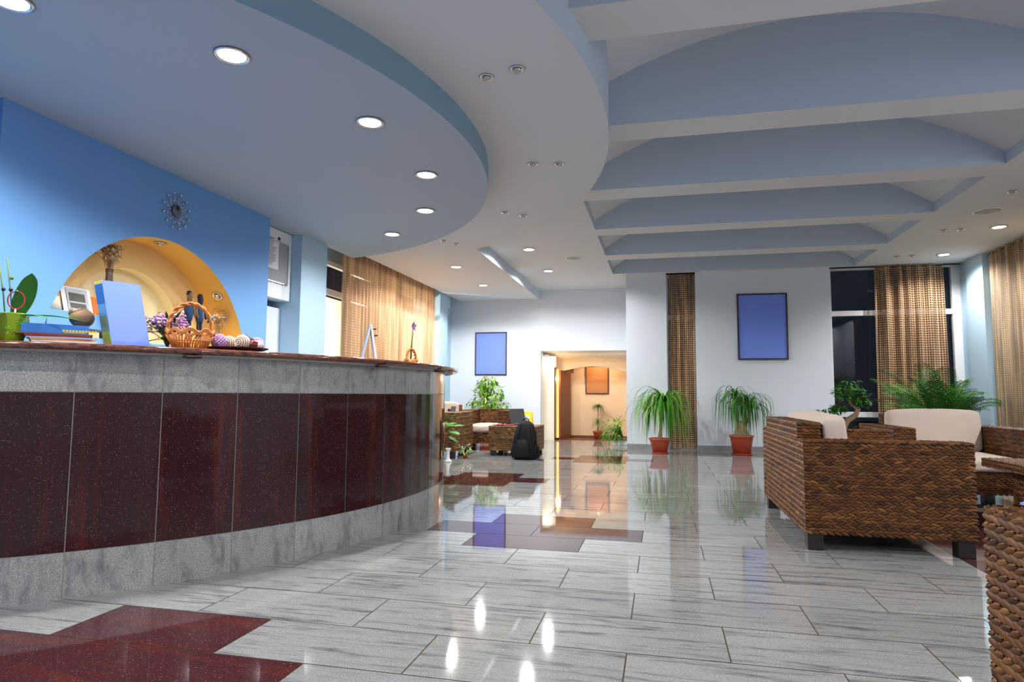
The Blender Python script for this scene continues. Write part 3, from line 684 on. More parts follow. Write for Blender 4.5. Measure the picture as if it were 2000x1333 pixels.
seat('wicker_sofa', 'brown braided wicker sofa seen from behind its corner, cream cushion inside', 'sofa', (1.45, 5.64, 0), PI / 2, 1.78, 1.04, 1)
seat('wicker_armchair', 'brown wicker armchair with large cream back cushion below the palm', 'armchair', (2.80, 7.43, 0), 0, 1.28, 1.12)
t3 = seat('wicker_armchair', 'wicker armchair closest to the camera, only its arm showing at bottom right', 'armchair', (1.53, 1.50, 0), PI, 1.34, 1.14, back_cushion=False)
seat('wicker_armchair', 'light wicker armchair half hidden by the far end of the reception counter', 'armchair', (-3.88, 10.44, 0), 0, 1.28, 1.04, mt='wicker_tan', cell=.055, row=.034)
seat('wicker_armchair', 'wicker armchair in front of the ficus with empty backrest and cream seat', 'armchair', (-3.22, 11.95, 0), 0, .98, .95, mt='wicker', back_cushion=False, cell=.055, row=.034, back_h=.745)
def table(name, label, loc, x0, x1, y0, y1, h, mt, slab, **kw):
    t = thing(name, label, 'table', loc)
    if slab:
        mb = MB(); wicker_box(mb, x0, x1, y0, y1, h - .075, h, M[mt], **kw); obj('tabletop', mb, t)
        mb = MB(); wicker_box(mb, x0 + .16, x1 - .16, y0 + .16, y1 - .16, .1, h - .075, M[mt], 'xXyY', **kw); obj('body', mb, t); ins = .18
    else:
        mb = MB(); wicker_box(mb, x0, x1, y0, y1, .085, h, M[mt], **kw); obj('body', mb, t); ins = .03
    for cx in (x0 + ins, x1 - ins - .09):
        for cy in (y0 + ins, y1 - ins - .09):
            mb = MB(); mb.box(cx, cx + .09, cy, cy + .09, 0, .11, M['leg_wood']); obj('leg', mb, t, bevel=.004)
    return t
table('coffee_table', 'wicker coffee table with overhanging woven top between sofa and armchair', (3.30, 5.95, 0), -.545, .6, -.62, .62, .50, 'wicker', True)
table('coffee_table', 'tan wicker block table carrying a laptop, behind the black backpack', (-2.45, 10.95, 0), -.42, .42, -.35, .35, .50, 'wicker_tan', False, cell=.055, row=.034)
mb = MB(); mb.box(-.09, .09, -.06, .06, 0, .006, M['picture_blue']); mb.box(-.085, .085, -.055, .055, .006, .008, M['paper'])
o = obj('booklet', mb, loc=(1.03, 1.97, .745)); tag(o, 'blue and white booklet lying on the nearest wicker arm', 'booklet')

# ------------------------------------------------------------------ pictures
def picture(name, label, x0, x1, z0, z1, y, mt, fm, fwid=.022):
    t = thing(name, label, 'picture', ((x0 + x1) / 2, y, (z0 + z1) / 2)); hx, hz = (x1 - x0) / 2, (z1 - z0) / 2
    mb = MB()
    for a in ((-hx, hx, -hz, -hz + fwid), (-hx, hx, hz - fwid, hz), (-hx, -hx + fwid, -hz + fwid, hz - fwid), (hx - fwid, hx, -hz + fwid, hz - fwid)): mb.box(a[0], a[1], -.035, 0, a[2], a[3], M[fm])
    obj('frame', mb, t, bevel=.002)
    mb = MB(); mb.box(-hx + fwid, hx - fwid, -.018, -.004, -hz + fwid, hz - fwid, M[mt]); obj('panel', mb, t)
    mb = MB(); mb.tube([(-.02, -.005, hz), (0, -.005, hz + .012), (.02, -.005, hz)], .003, M['steel'], 6); obj('hook', mb, t)
picture('framed_picture', 'plain blue panel in thin dark frame above the ficus plant', -4.195, -3.445, 1.475, 2.464, 14.299, 'picture_blue', 'frame_brown')
picture('framed_picture', 'larger plain blue panel in dark frame on the right wall section', 1.408, 2.295, 1.709, 2.952, 12.699, 'picture_blue', 'frame_brown', .025)
picture('framed_picture', 'plain brown panel in dark frame at the end of the corridor', -1.79, -1.235, 1.058, 1.73, 15.599, 'picture_brown', 'frame_brown')

# ------------------------------------------------------------------ curtains
def curtain(name, label, path, z0, z1, mt, amp, lam, seed, flare=0.0, gap=0.0):
    rr = random.Random(seed); mb = MB(); a, b = Vector((*path[0], 0)), Vector((*path[1], 0)); L = (b - a).length; d = (b - a) / L; nn = Vector((-d.y, d.x, 0))
    nu = int(L / .018); nv = 26; ph = []; k = 0.0; p_ = 0
    for i in range(nu + 1): p_ += .018 * 2 * PI / (lam * (1 + .30 * math.sin(i * .031 * (1 + seed % 3) + seed))); ph.append(p_)
    A = [amp * (1.0 + .35 * math.sin(i * .05 + seed)) for i in range(nu + 1)]
    vs = []; arcl = [0]
    for i in range(1, nu + 1): arcl.append(arcl[-1] + math.hypot(.018, A[i] * math.sin(ph[i]) - A[i - 1] * math.sin(ph[i - 1])))
    for j in range(nv + 1):
        f = j / nv; z = z0 + (z1 - z0) * f
        for i in range(nu + 1):
            s_ = L * i / nu; sh = .10 * math.sin(2.1 * f + i * .01)
            off = A[i] * math.sin(ph[i] + sh) * (1 - .25 * f)
            e = flare * (1 - f) * (s_ / L - .5) * 2
            p = a + d * (s_ + e) + nn * off; vs.append((p.x, p.y, z))
    q = nu + 1
    fs = []; uvs = []
    for j in range(nv):
        for i in range(nu):
            fs.append((j * q + i, j * q + i + 1, (j + 1) * q + i + 1, (j + 1) * q + i))
            za, zb = z0 + (z1 - z0) * j / nv, z0 + (z1 - z0) * (j + 1) / nv
            uvs.append([(arcl[i], za), (arcl[i + 1], za), (arcl[i + 1], zb), (arcl[i], zb)])
    mb.add(vs, fs, M[mt], uvs, 0, True)
    c = Vector(((path[0][0] + path[1][0]) / 2, (path[0][1] + path[1][1]) / 2, 0))
    t = thing(name, label, 'curtain', c); o = obj('fabric', mb, t, loc=-c)
    mb = MB(); r0, r1 = a - c, b - c; mb.tube([(r0.x, r0.y, z1 - .03), (r1.x, r1.y, z1 - .03)], .006, M['frame_brown'], 8); obj('rail', mb, t)
    return t
curtain('curtain', 'warm striped raffia curtain over the long window behind the counter end', [(-4.68, 8.80), (-4.68, 12.78)], .05, 3.33, 'curtain_left', .035, .17, 3)
curtain('curtain', 'narrow brown raffia curtain in the slim window slot', [(.165, 12.77), (.645, 12.77)], .03, 3.38, 'curtain_wide', .030, .15, 5)
curtain('curtain', 'gold gridded raffia curtain bunched before the dark corner window', [(3.775, 12.62), (4.86, 12.62)], .05, 3.385, 'curtain_wide', .060, .21, 8, flare=.03)
curtain('curtain', 'pale gridded raffia curtain along the right side wall', [(5.22, 11.83), (5.22, 6.2)], .05, 3.385, 'curtain_sheer', .045, .25, 11)

# ------------------------------------------------------------------ plants
def pot(t, r0, r1, h, mt='terracotta', saucer=True, rim=.018, n=32, sname='pot'):
    mb = MB(); z = .02 if saucer else 0
    mb.lathe([(r0, z), (r0 + (r1 - r0) * .7, z + h * .72), (r0 + (r1 - r0) * .72 + .004, z + h * .74), (r1 * .96, z + h - .035), (r1 + rim * .6, z + h - .03), (r1 + rim * .6, z + h), (r1 - .006, z + h), (r1 - .012, z + h - .03), (.002, z + h - .03)], M[mt], n=n)
    obj(sname, mb, t)
    mb = MB(); mb.lathe([(.002, z + h - .032), (r1 - .012, z + h - .032), (r1 - .014, z + h - .024), (.002, z + h - .018)], M['soil'], n=20); obj('soil', mb, t)
    if saucer: mb = MB(); mb.lathe([(r0 * 1.12, 0), (r0 * 1.28, .022), (r0 * 1.22, .026), (r0 * 1.08, .010), (.002, .010)], M[mt], n=n); obj('saucer', mb, t)
    return z + h - .02
def blade(mb, p, az, el, L, droop, wd, mt, n=7, twist=0.0, rr=R):
    """a narrow leaf leaving p at azimuth az / elevation el, bending down by droop (rad over its length)"""
    pts = [Vector(p)]; e = el; ds = L / n; a = az
    for i in range(n):
        d = Vector((math.cos(a) * math.cos(e), math.sin(a) * math.cos(e), math.sin(e))); pts.append(pts[-1] + d * ds)
        e = max(-PI / 2 + .06, e - droop / n * (1 + .6 * i / n)); a += twist / n
    wid = [wd * (.55 + .45 * min(1, i / 2)) * (1 - (i / n) ** 2.2) + wd * .04 for i in range(n + 1)]
    side = Vector((-math.sin(az), math.cos(az), 0))
    mb.strip(pts, wid, mt, side, keel=.12)
# ponytail palm with one straight trunk
t = thing('ponytail_palm', 'fountain-leaved palm with one slim trunk in terracotta pot by the slim window', 'plant', (-.04, 11.90, 0), 0, 'ponytail palms along the far wall')
zt = pot(t, .125, .185, .25)
mb = MB(); mb.tube([(0, 0, zt - .02), (.005, 0, zt + .05), (.02, 0, zt + .2), (.05, 0, zt + .42), (.07, 0, zt + .60)], [.055, .038, .026, .021, .024], M['bark'], 12); obj('trunk', mb, t)
mb = MB(); rr = random.Random(21)
for i in range(210):
    az = rr.uniform(0, 2 * PI); el = rr.uniform(.1, 1.45); L = rr.uniform(.62, 1.12)
    blade(mb, (.07 + .02 * math.cos(az), .02 * math.sin(az), zt + .60 + rr.uniform(-.05, .06)), az, el, L, rr.uniform(2.3, 4.4), rr.uniform(.020, .030), M['leaf'] if rr.random() < .8 else M['leaf_light'], 9, rr.uniform(-.3, .3))
obj('foliage', mb, t)
t = thing('ponytail_palm', 'thin-leaved palm with thick branching trunk in terracotta pot below the larger picture', 'plant', (1.365, 12.05, 0), 0, 'ponytail palms along the far wall')
zt = pot(t, .15, .20, .32)
mb = MB(); mb.loft([(zt - .02, 0, 0, .15, .13, 2), (zt + .05, 0, 0, .13, .115, 2), (zt + .14, -.01, 0, .095, .085, 2), (zt + .22, -.01, 0, .075, .06, 2), (zt + .27, -.01, 0, .05, .04, 2)], M['bark'], 18)
tips = []
for (dx, dy, h, w0) in ((-.10, .02, .66, .03), (.06, -.03, .56, .032), (.17, .03, .50, .028)):
    mb.tube([(dx * .3, dy, zt + .16), (dx * .75, dy, zt + .32), (dx, dy, zt + h)], [w0, w0 * .8, w0 * .6], M['bark'], 10); tips.append((dx, dy, zt + h))
obj('trunk', mb, t)
mb = MB(); rr = random.Random(33)
for k in range(250):
    p = tips[k % 3]; az = rr.uniform(0, 2 * PI)
    blade(mb, (p[0], p[1], p[2] + rr.uniform(-.06, .05)), az, rr.uniform(.2, 1.4), rr.uniform(.55, 1.0), rr.uniform(2.7, 5.2), rr.uniform(.012, .019), M['leaf_dark'] if rr.random() < .6 else M['leaf'], 9, rr.uniform(-.5, .5))
obj('foliage', mb, t)
# areca palm
t = thing('areca_palm', 'feathery green palm standing in the corner behind the cream cushion', 'plant', (4.16, 11.15, 0))
zt = pot(t, .17, .23, .38)
mbs = MB(); mbf = MB(); rr = random.Random(5)
for k in range(36):
    az = 2 * PI * k / 36 * 3.1 + rr.uniform(-.2, .2); el = rr.uniform(.95, 1.5); L = rr.uniform(.92, 1.36) * (.80 if math.cos(az) > .3 else 1); n = 12; e = el; p = Vector((.08 * math.cos(az), .08 * math.sin(az), zt)); pts = [p.copy()]; dirs = []
    dr = rr.uniform(.7, 1.9)
    for i in range(n):
        d = Vector((math.cos(az) * math.cos(e), math.sin(az) * math.cos(e), math.sin(e))); p = p + d * L / n; pts.append(p.copy()); dirs.append((d, e)); e -= dr / n * (i / n) * 2
    mbs.tube(pts, [.007 * (1 - i / (n + 2)) for i in range(n + 1)], M['stem'], 5)
    side = Vector((-math.sin(az), math.cos(az), 0)); gm = M['leaf_dark'] if k % 3 else M['leaf']
    for i in range(26):
        f = .30 + .69 * i / 26; q = f * n; a_ = int(q); b_ = pts[a_].lerp(pts[min(n, a_ + 1)], q - a_); d, e_ = dirs[min(n - 1, a_)]
        ll = .22 * math.sin(PI * min(1, (f - .22) / .80)) ** .6 + .02
        for s_ in (-1, 1):
            v = (side * s_ * .95 + d * .5 + Vector((0, 0, .12))).normalized(); pp = [b_, b_ + v * ll * .5, b_ + v * ll * .85 + Vector((0, 0, -.02)), b_ + v * ll + Vector((0, 0, -.05 - .02 * rr.random()))]
            mbf.strip(pp, [.006, .016, .011, .001], gm, d.cross(v).cross(v), .05)
for k in range(90): blade(mbf, (rr.uniform(-.12, .12), rr.uniform(-.12, .12), zt), rr.uniform(0, 6.28), rr.uniform(.9, 1.45), rr.uniform(.35, .62), rr.uniform(.3, 1.0), .026, M['leaf_dark'], 6)
obj('stem', mbs, t); obj('foliage', mbf, t)
# small-leaved plants
def leaf_cloud(mb, blobs, n, size, mats, rr, droop=.5):
    for k in range(n):
        c, rad = blobs[k % len(blobs)]
        while True:
            u = Vector((rr.uniform(-1, 1), rr.uniform(-1, 1), rr.uniform(-1, 1)))
            if .25 < u.length < 1: break
        p = Vector(c) + Vector((u.x * rad[0], u.y * rad[1], u.z * rad[2])); az = math.atan2(u.y, u.x) + rr.uniform(-1, 1); e = rr.uniform(-droop * 2, droop * .6)
        L = size * rr.uniform(.7, 1.25); d = Vector((math.cos(az) * math.cos(e), math.sin(az) * math.cos(e), math.sin(e)))
        mb.strip([p, p + d * L * .35, p + d * L * .7 + Vector((0, 0, -.06 * L)), p + d * L + Vector((0, 0, -.16 * L))], [L * .06, L * .42, L * .34, L * .02], mats[k % len(mats)], Vector((-math.sin(az), math.cos(az), rr.uniform(-.4, .4))), .10)
t = thing('bonsai_ficus', 'bonsai ficus with S-shaped bare trunk before the dark window pane', 'plant', (2.46, 9.6, 0))
zt = pot(t, .15, .20, .40)
mb = MB()
mb.tube([(-.03, 0, zt - .03), (-.06, 0, zt + .10), (-.05, 0, zt + .22), (0, 0, zt + .31), (.10, 0, zt + .38), (.14, 0, zt + .46), (.06, .01, zt + .55), (.02, .01, zt + .64), (.08, .02, zt + .74)], [.075, .06, .045, .04, .036, .032, .027, .022, .012], M['bark'], 12)
mb.tube([(-.06, 0, zt + .20), (-.16, 0, zt + .30), (-.26, -.02, zt + .36)], [.025, .018, .008], M['bark'], 8)
mb.tube([(.06, 0, zt + .56), (.14, 0, zt + .58), (.2, 0, zt + .56)], [.016, .012, .006], M['bark'], 8); obj('trunk', mb, t)
mb = MB(); rr = random.Random(9)
leaf_cloud(mb, [((.06, 0, zt + .76), (.17, .15, .12)), ((.12, 0, zt + .66), (.16, .15, .09)), ((-.04, 0, zt + .68), (.13, .13, .09)), ((.18, 0, zt + .56), (.12, .10, .07)), ((-.25, -.02, zt + .40), (.13, .12, .08)), ((-.30, 0, zt + .33), (.10, .1, .05)), ((-.12, 0, zt + .48), (.09, .09, .05))], 900, .062, [M['leaf_dark'], M['leaf_dark'], M['leaf']], rr); obj('foliage', mb, t)
t = thing('leafy_plant', 'low bright green bushy plant just right of the bonsai trunk', 'plant', (2.78, 9.9, 0)); zt = pot(t, .12, .16, .34)
mb = MB(); rr = random.Random(12); leaf_cloud(mb, [((0, 0, zt + .16), (.20, .18, .15)), ((.18, 0, zt + .12), (.12, .1, .14))], 150, .11, [M['leaf'], M['leaf_dark']], rr); obj('foliage', mb, t)
mb = MB()
for a in range(6): mb.tube([(0, 0, zt - .02), (.05 * math.cos(a), .05 * math.sin(a), zt + .1), (.1 * math.cos(a), .1 * math.sin(a), zt + .2)], .006, M['stem'], 6)
obj('stem', mb, t)
t = thing('weeping_fig', 'tall light green weeping fig under the left blue picture', 'plant', (-3.74, 13.75, 0)); zt = pot(t, .15, .20, .32)
mb = MB(); rr = random.Random(14)
mb.tube([(0, 0, zt - .02), (.02, 0, .7), (0, 0, 1.1), (.01, 0, 1.45)], [.022, .018, .012, .004], M['bark'], 8)
for k in range(16):
    h = .55 + .85 * k / 16; a = k * 2.4; L = .42 * (1.15 - .55 * k / 16)
    mb.tube([(.01, 0, h), (math.cos(a) * L * .5, math.sin(a) * L * .5, h + .10), (math.cos(a) * L, math.sin(a) * L, h + .02)], [.008, .006, .003], M['bark'], 5)
obj('trunk', mb, t)
mb = MB(); leaf_cloud(mb, [((0, 0, 1.30), (.26, .22, .14)), ((-.12, 0, 1.15), (.20, .2, .12)), ((.14, 0, 1.10), (.24, .2, .16)), ((0, 0, .95), (.34, .28, .16)), ((-.15, 0, .80), (.36, .28, .13)), ((.20, 0, .78), (.34, .28, .14)), ((0, 0, .62), (.42, .3, .12))], 760, .095, [M['leaf_light'], M['leaf_light'], M['leaf']], rr, .8); obj('foliage', mb, t)
# corridor plants
t = thing('dragon_tree', 'small two-tiered spiky plant in red pot at the corridor end', 'plant', (-1.47, 15.30, 0)); zt = pot(t, .075, .11, .185, saucer=False)
mb = MB(); mb.tube([(0, 0, zt - .02), (.0, 0, .45), (.01, 0, .72)], [.014, .011, .009], M['bark'], 8); obj('trunk', mb, t)
mb = MB(); rr = random.Random(17)
for k in range(60): blade(mb, (.01, 0, .72 + rr.uniform(-.02, .02)), rr.uniform(0, 6.28), rr.uniform(.6, 1.4), rr.uniform(.22, .34), rr.uniform(2.6, 3.6), .014, M['leaf_dark'], 6)
for k in range(80): blade(mb, (0, 0, .40 + rr.uniform(-.05, .04)), rr.uniform(0, 6.28), rr.uniform(-.1, 1.1), rr.uniform(.18, .28), rr.uniform(1.2, 2.2), .010, M['leaf'], 6)
obj('foliage', mb, t)
t = thing('trough_planter', 'pale planter of trailing leaves and long blades beside the corridor doorway wall', 'plant', (-.80, 13.65, 0))
mb = MB(); mb.box(-.22, .12, -.12, .12, .10, .13, M['door_wood']); mb.box(-.20, .10, -.10, .10, 0, .10, M['white_gloss']); obj('trough', mb, t, bevel=.004)
mb = MB(); rr = random.Random(19); leaf_cloud(mb, [((-.20, 0, .42), (.16, .14, .16)), ((-.26, 0, .22), (.16, .12, .10)), ((-.05, 0, .45), (.14, .14, .16)), ((-.10, 0, .18), (.12, .12, .12))], 190, .075, [M['leaf_light'], M['leaf']], rr)
for k in range(46): blade(mb, (.0, 0, .16), rr.uniform(1.9, 4.4), rr.uniform(.5, 1.45), rr.uniform(.55, .95), rr.uniform(1.4, 3.0), .022, M['leaf'], 8)
for k in range(14): blade(mb, (-.08 + .1 * rr.random(), -.09, .16), rr.uniform(3.8, 5.6), .3, rr.uniform(.2, .34), 2.4, .014, M['leaf'], 6)
obj('foliage', mb, t)
# group beside the counter end
t = thing('potted_philodendron', 'broad-leaved green plant in slim terracotta pot against the counter end', 'plant', (-3.30, 9.40, 0)); 
mb = MB(); mb.lathe([(.045, .12), (.075, .40), (.095, .41), (.095, .44), (.08, .44), (.002, .42)], M['terracotta'], n=24); mb.lathe([(.06, 0), (.055, .015), (.03, .03), (.03, .10), (.05, .12), (.002, .12)], M['terracotta'], n=20); obj('pot', mb, t)
mb = MB(); rr = random.Random(23)
for (az, el, L, w_) in ((-.3, 1.25, .42, .15), (.2, .7, .36, .15), (-.4, .3, .34, .14), (.6, 1.0, .30, .13), (2.6, .9, .36, .14), (3.6, .5, .33, .14), (1.6, .8, .36, .14), (4.7, .4, .30, .13), (-.1, -.2, .26, .12), (5.3, .9, .34, .13), (.0, .95, .26, .12)):
    d = Vector((math.cos(az) * math.cos(el), math.sin(az) * math.cos(el), math.sin(el))); p = Vector((0, 0, .42)); q = p + d * L * .55
    mb.tube([p, p + d * L * .3 + Vector((0, 0, .02)), q], .005, M['stem'], 6)
    fd = (d + Vector((math.cos(az), math.sin(az), -.5)) * .7).normalized(); LL = L * .62
    mb.strip([q, q + fd * LL * .3, q + fd * LL * .65 + Vector((0, 0, -.01)), q + fd * LL + Vector((0, 0, -.04))], [.02, w_, w_ * .8, .004], M['leaf'], Vector((-math.sin(az), math.cos(az), .15)), .06)
obj('foliage', mb, t)
t = thing('plant_stand', 'small white turned column on the floor beside the terracotta pot', 'stand', (-3.18, 9.42, 0))
mb = MB(); mb.lathe([(.06, 0), (.06, .02), (.035, .04), (.024, .06), (.022, .15), (.03, .18), (.045, .195), (.045, .21), (.002, .21)], M['white_gloss'], n=20); obj('column', mb, t)
t = thing('grass_plant', 'upright long-bladed plant standing behind the counter end by the cream cushion', 'plant', (-3.62, 9.62, 0)); zt = pot(t, .06, .085, .14)
mb = MB(); rr = random.Random(27)
for k in range(26): blade(mb, (0, 0, zt), rr.uniform(0, 6.28), rr.uniform(1.2, 1.5), rr.uniform(.6, .86), rr.uniform(.2, 1.3), .016, M['leaf'], 8)
obj('foliage', mb, t)
t = thing('flower_pot', 'tiny orange pot of small flowers on the floor by the armchair leg', 'plant', (-3.10, 10.05, 0))
mb = MB(); mb.lathe([(.03, 0), (.042, .06), (.046, .07), (.04, .07), (.002, .06)], M['terracotta'], n=18); obj('pot', mb, t)
fl_white = mat('flower_white', (.75, .70, .66), .7); fl_purple = mat('flower_purple', (.30, .10, .33), .7); fl_lilac = mat('flower_lilac', (.55, .33, .58), .75); fl_pink = mat('flower_pink', (.62, .30, .40), .75)
mb = MB(); rr = random.Random(29); leaf_cloud(mb, [((0, 0, .14), (.10, .08, .08))], 40, .06, [M['leaf'], M['leaf_light']], rr)
for k in range(12): mb.ball((rr.uniform(-.1, .1), rr.uniform(-.06, .06), rr.uniform(.10, .22)), .013, fl_white if k % 2 else fl_pink, 6)
obj('foliage', mb, t)

# ------------------------------------------------------------------ left seating area objects
t = thing('laptop', 'open dark laptop seen from behind on the tan wicker table', 'laptop', (-2.36, 10.98, .512), math.radians(48))
mb = MB(); mb.box(-.16, .16, -.11, .11, 0, .018, M['screen']); obj('keyboard_base', mb, t, bevel=.004)
mb = MB(); mb.add([(-.16, .105, .015), (.16, .105, .015), (.16, .185, .27), (-.16, .185, .27), (-.16, .117, .012), (.16, .117, .012), (.16, .197, .267), (-.16, .197, .267)], [(0, 1, 2, 3), (5, 4, 7, 6), (3, 2, 6, 7), (1, 0, 4, 5), (2, 1, 5, 6), (0, 3, 7, 4)], M['screen']); obj('lid', mb, t, bevel=.003)
t = thing('drinking_glass', 'ribbed clear glass tumbler on the table in front of the laptop', 'glass', (-2.25, 10.70, .513)); mb = MB(); mb.lathe([(.032, 0), (.040, .15), (.037, .15), (.030, .008), (.002, .008)], M['acrylic'], n=20); obj('tumbler', mb, t)
mb = MB(); mb.lathe([(.027, .009), (.033, .09), (.002, .09)], mat('dark_drink', (.05, .04, .05), .2), n=16); obj('drink', mb, t)
t = thing('red_folder', 'crimson cloth folder lying on the wicker table', 'folder', (-2.60, 10.72, .512), .1); mb = MB(); mb.box(-.15, .15, -.08, .08, 0, .012, M['red_cloth']); obj('cover', mb, t, bevel=.004)
t = thing('magazine', 'grey magazine at the left edge of the wicker table top', 'magazine', (-2.76, 10.90, .512), -.2); mb = MB(); mb.box(-.10, .10, -.14, .14, 0, .006, M['paper']); mb.box(-.10, .10, -.14, .14, .006, .008, M['board_grey']); obj('pages', mb, t)
t = thing('sunglasses', 'black sunglasses folded on the red folder', 'sunglasses', (-2.60, 10.70, .525), .1)
mb = MB()
for sx in (-1, 1): mb.ball((sx * .036, -.02, .022), .027, M['black'], 12, (1, .25, .75)); mb.tube([(sx * .065, -.02, .03), (sx * .067, .06, .03), (sx * .06, .10, .012)], .003, M['black'], 6)
mb.tube([(-.012, -.02, .03), (0, -.022, .034), (.012, -.02, .03)], .003, M['black'], 6); obj('spectacle_frame', mb, t)
t = thing('phone', 'mobile phone leaning up on the light wicker arm', 'phone', (-3.31, 10.02, .748), .4); mb = MB(); mb.add([(-.04, 0, 0), (.04, 0, 0), (.055, .04, .085), (-.025, .04, .085), (-.04, .012, 0), (.04, .012, 0), (.055, .052, .082), (-.025, .052, .082)], [(0, 1, 2, 3), (5, 4, 7, 6), (3, 2, 6, 7), (0, 4, 5, 1), (1, 5, 6, 2), (0, 3, 7, 4)], M['screen']); obj('body', mb, t, bevel=.002)
t = thing('camera_lens', 'round black lens cap lying on the light wicker arm left of the phone', 'lens', (-3.40, 10.10, .75)); mb = MB(); mb.lathe([(.03, 0), (.032, .02), (.024, .04), (.012, .045), (.002, .044)], M['black'], n=18); obj('barrel', mb, t)
t = thing('wet_floor_sign', 'yellow folding floor sign with handle slot behind the backpack', 'sign', (-2.735, 13.2, 0))
mb = MB(); w0, w1 = .155, .105
for sg in (-1, 1):
    y0, y1 = sg * .13, sg * .015
    def sp(x, z): f = z / .67; return (x * ((w0 + (w1 - w0) * f) / w0), y0 + (y1 - y0) * f, z)
    for (xa, xb, za, zb) in ((-w0, w0, 0, .50), (-w0, -.07, .50, .60), (.07, w0, .50, .60), (-w0, w0, .60, .67)):
        a = [sp(xa, za), sp(xb, za), sp(xb, zb), sp(xa, zb)]; b = [(p[0], p[1] - sg * .012, p[2]) for p in a]
        mb.add(a + b, [(0, 1, 2, 3), (5, 4, 7, 6), (3, 2, 6, 7), (1, 0, 4, 5), (2, 1, 5, 6), (0, 3, 7, 4)], M['yellow'])
obj('panel', mb, t)
mb = MB(); mb.tube([(-.1, 0, .665), (.1, 0, .665)], .01, M['yellow'], 8); obj('hinge', mb, t)
# backpack
t = thing('backpack', 'black nylon backpack standing on the floor by the wicker table', 'backpack', (-2.14, 10.20, 0), -.15)
mb = MB(); mb.loft([(.0, 0, 0, .16, .10, 3), (.03, 0, 0, .195, .13, 3.2), (.15, 0, 0, .20, .135, 3), (.33, 0, 0, .185, .125, 2.8), (.46, 0, .005, .165, .11, 2.6), (.55, 0, .01, .13, .085, 2.4), (.595, 0, .015, .085, .055, 2.2), (.61, 0, .015, .03, .02, 2)], M['nylon']); obj('main_bag', mb, t)
mb = MB(); mb.loft([(.03, -.02, -.10, .13, .07, 3), (.07, -.02, -.11, .15, .08, 3), (.22, -.02, -.11, .14, .07, 3), (.30, -.02, -.10, .12, .05, 2.6), (.32, -.02, -.095, .08, .03, 2.4)], M['nylon']); obj('front_pocket', mb, t)
for sx in (-1, 1):
    mb = MB(); mb.loft([(.02, sx * .185, 0, .035, .08, 2.6), (.10, sx * .195, 0, .045, .09, 2.6), (.20, sx * .19, 0, .035, .08, 2.4), (.25, sx * .175, 0, .012, .05, 2)], M['nylon']); obj('side_pocket', mb, t)
    mb = MB(); mb.strip([(sx * .06, -.075, .56), (sx * .09, -.135, .45), (sx * .12, -.16, .30), (sx * .15, -.13, .14)], [.05, .055, .055, .03], M['nylon'], Vector((1, 0, 0)), .05); obj('strap', mb, t)
mb = MB(); mb.tube([(-.055, .02, .585), (-.045, .02, .63), (0, .02, .648), (.045, .02, .63), (.055, .02, .585)], .009, M['nylon'], 8); obj('top_handle', mb, t)
mb = MB(); mb.strip([(.19, -.06, .30), (.22, -.08, .18), (.245, -.10, .07), (.29, -.11, .012), (.33, -.10, .006)], [.05, .045, .04, .035, .03], M['nylon'], Vector((.5, -.8, 0)), .03); mb.tube([(.24, -.12, .012), (.31, -.15, .008), (.36, -.15, .006)], .006, M['nylon'], 6); obj('hip_strap', mb, t)

# ------------------------------------------------------------------ reception back wall things
t = thing('sunburst_clock', 'silver sunburst wall clock with beaded rays on the blue wall', 'clock', (-4.279, 4.872, 2.675))
mb = MB(); axx = Matrix(((0, 0, 1), (1, 0, 0), (0, 1, 0)))   # lathe axis z -> wall normal x
mb.lathe([(.052, 0), (.054, .018), (.045, .022), (.002, .022)], mat('gunmetal', (.16, .18, .21), .35, .8), n=28, axis=axx); obj('dial', mb, t)
for k in range(12):
    a = 2 * PI * (k + .5) / 12; c_, s_ = math.cos(a), math.sin(a)
    mb = MB(); mb.tube([(.012, .05 * c_, .05 * s_), (.012, .158 * c_, .158 * s_)], .0016, M['chrome'], 6)
    for da in (-.13, .13): mb.tube([(.012, .05 * math.cos(a + da), .05 * math.sin(a + da)), (.012, .135 * math.cos(a + da), .135 * math.sin(a + da))], .0012, M['chrome'], 5)
    r_ = obj('ray', mb, t)
    for rad, br in ((.160, .0115), (.112, .008), (.085, .0065)):
        a2 = a + (0 if rad > .15 else .26 if rad < .1 else .1); mb = MB(); mb.ball((.014, rad * math.cos(a2), rad * math.sin(a2)), br, M['chrome'], 10); obj('bead', mb, r_)
for (ang, L, wd) in ((math.radians(100), .04, .004), (math.radians(78), .048, .003)):
    mb = MB(); mb.tube([(.026, 0, 0), (.026, L * math.cos(ang), L * math.sin(ang))], wd, M['black'], 6); obj('hand', mb, t)
t = thing('wall_cabinet', 'white wall cabinet carrying the grey pinboard beside the blue wall', 'cabinet', (-4.47, 6.70, 2.16))
mb = MB(); mb.box(-.22, 0, -.37, .355, 0, .832, M['cab_white']); obj('body', mb, t, bevel=.003)
t = thing('pinboard', 'grey felt pinboard in thin metal frame on the white wall cabinet', 'pinboard', (-4.468, 6.72, 2.60))
mb = MB(); mb.box(0, .010, -.33, .24, -.245, .235, M['board_grey']); obj('felt', mb, t)
mb = MB()
for b in ((-.33, .25, -.255, -.243), (-.33, .25, .233, .245), (.238, .25, -.243, .233)): mb.box(0, .016, *b, M['steel'])
obj('frame', mb, t)
mb = MB()
for y in (-.1, .02, .14, .22): mb.tube([(.01, y, -.255), (.02, y, -.275)], .004, M['steel'], 6)
obj('hook', mb, t)
t = thing('notice_sheet', 'white printed notice sheet pinned to the left half of the pinboard', 'paper', (-4.456, 6.645, 2.69))
mb = MB(); mb.box(0, .0015, -.13, .115, -.19, .19, M['paper']); obj('sheet', mb, t)
mb = MB(); rr = random.Random(41)
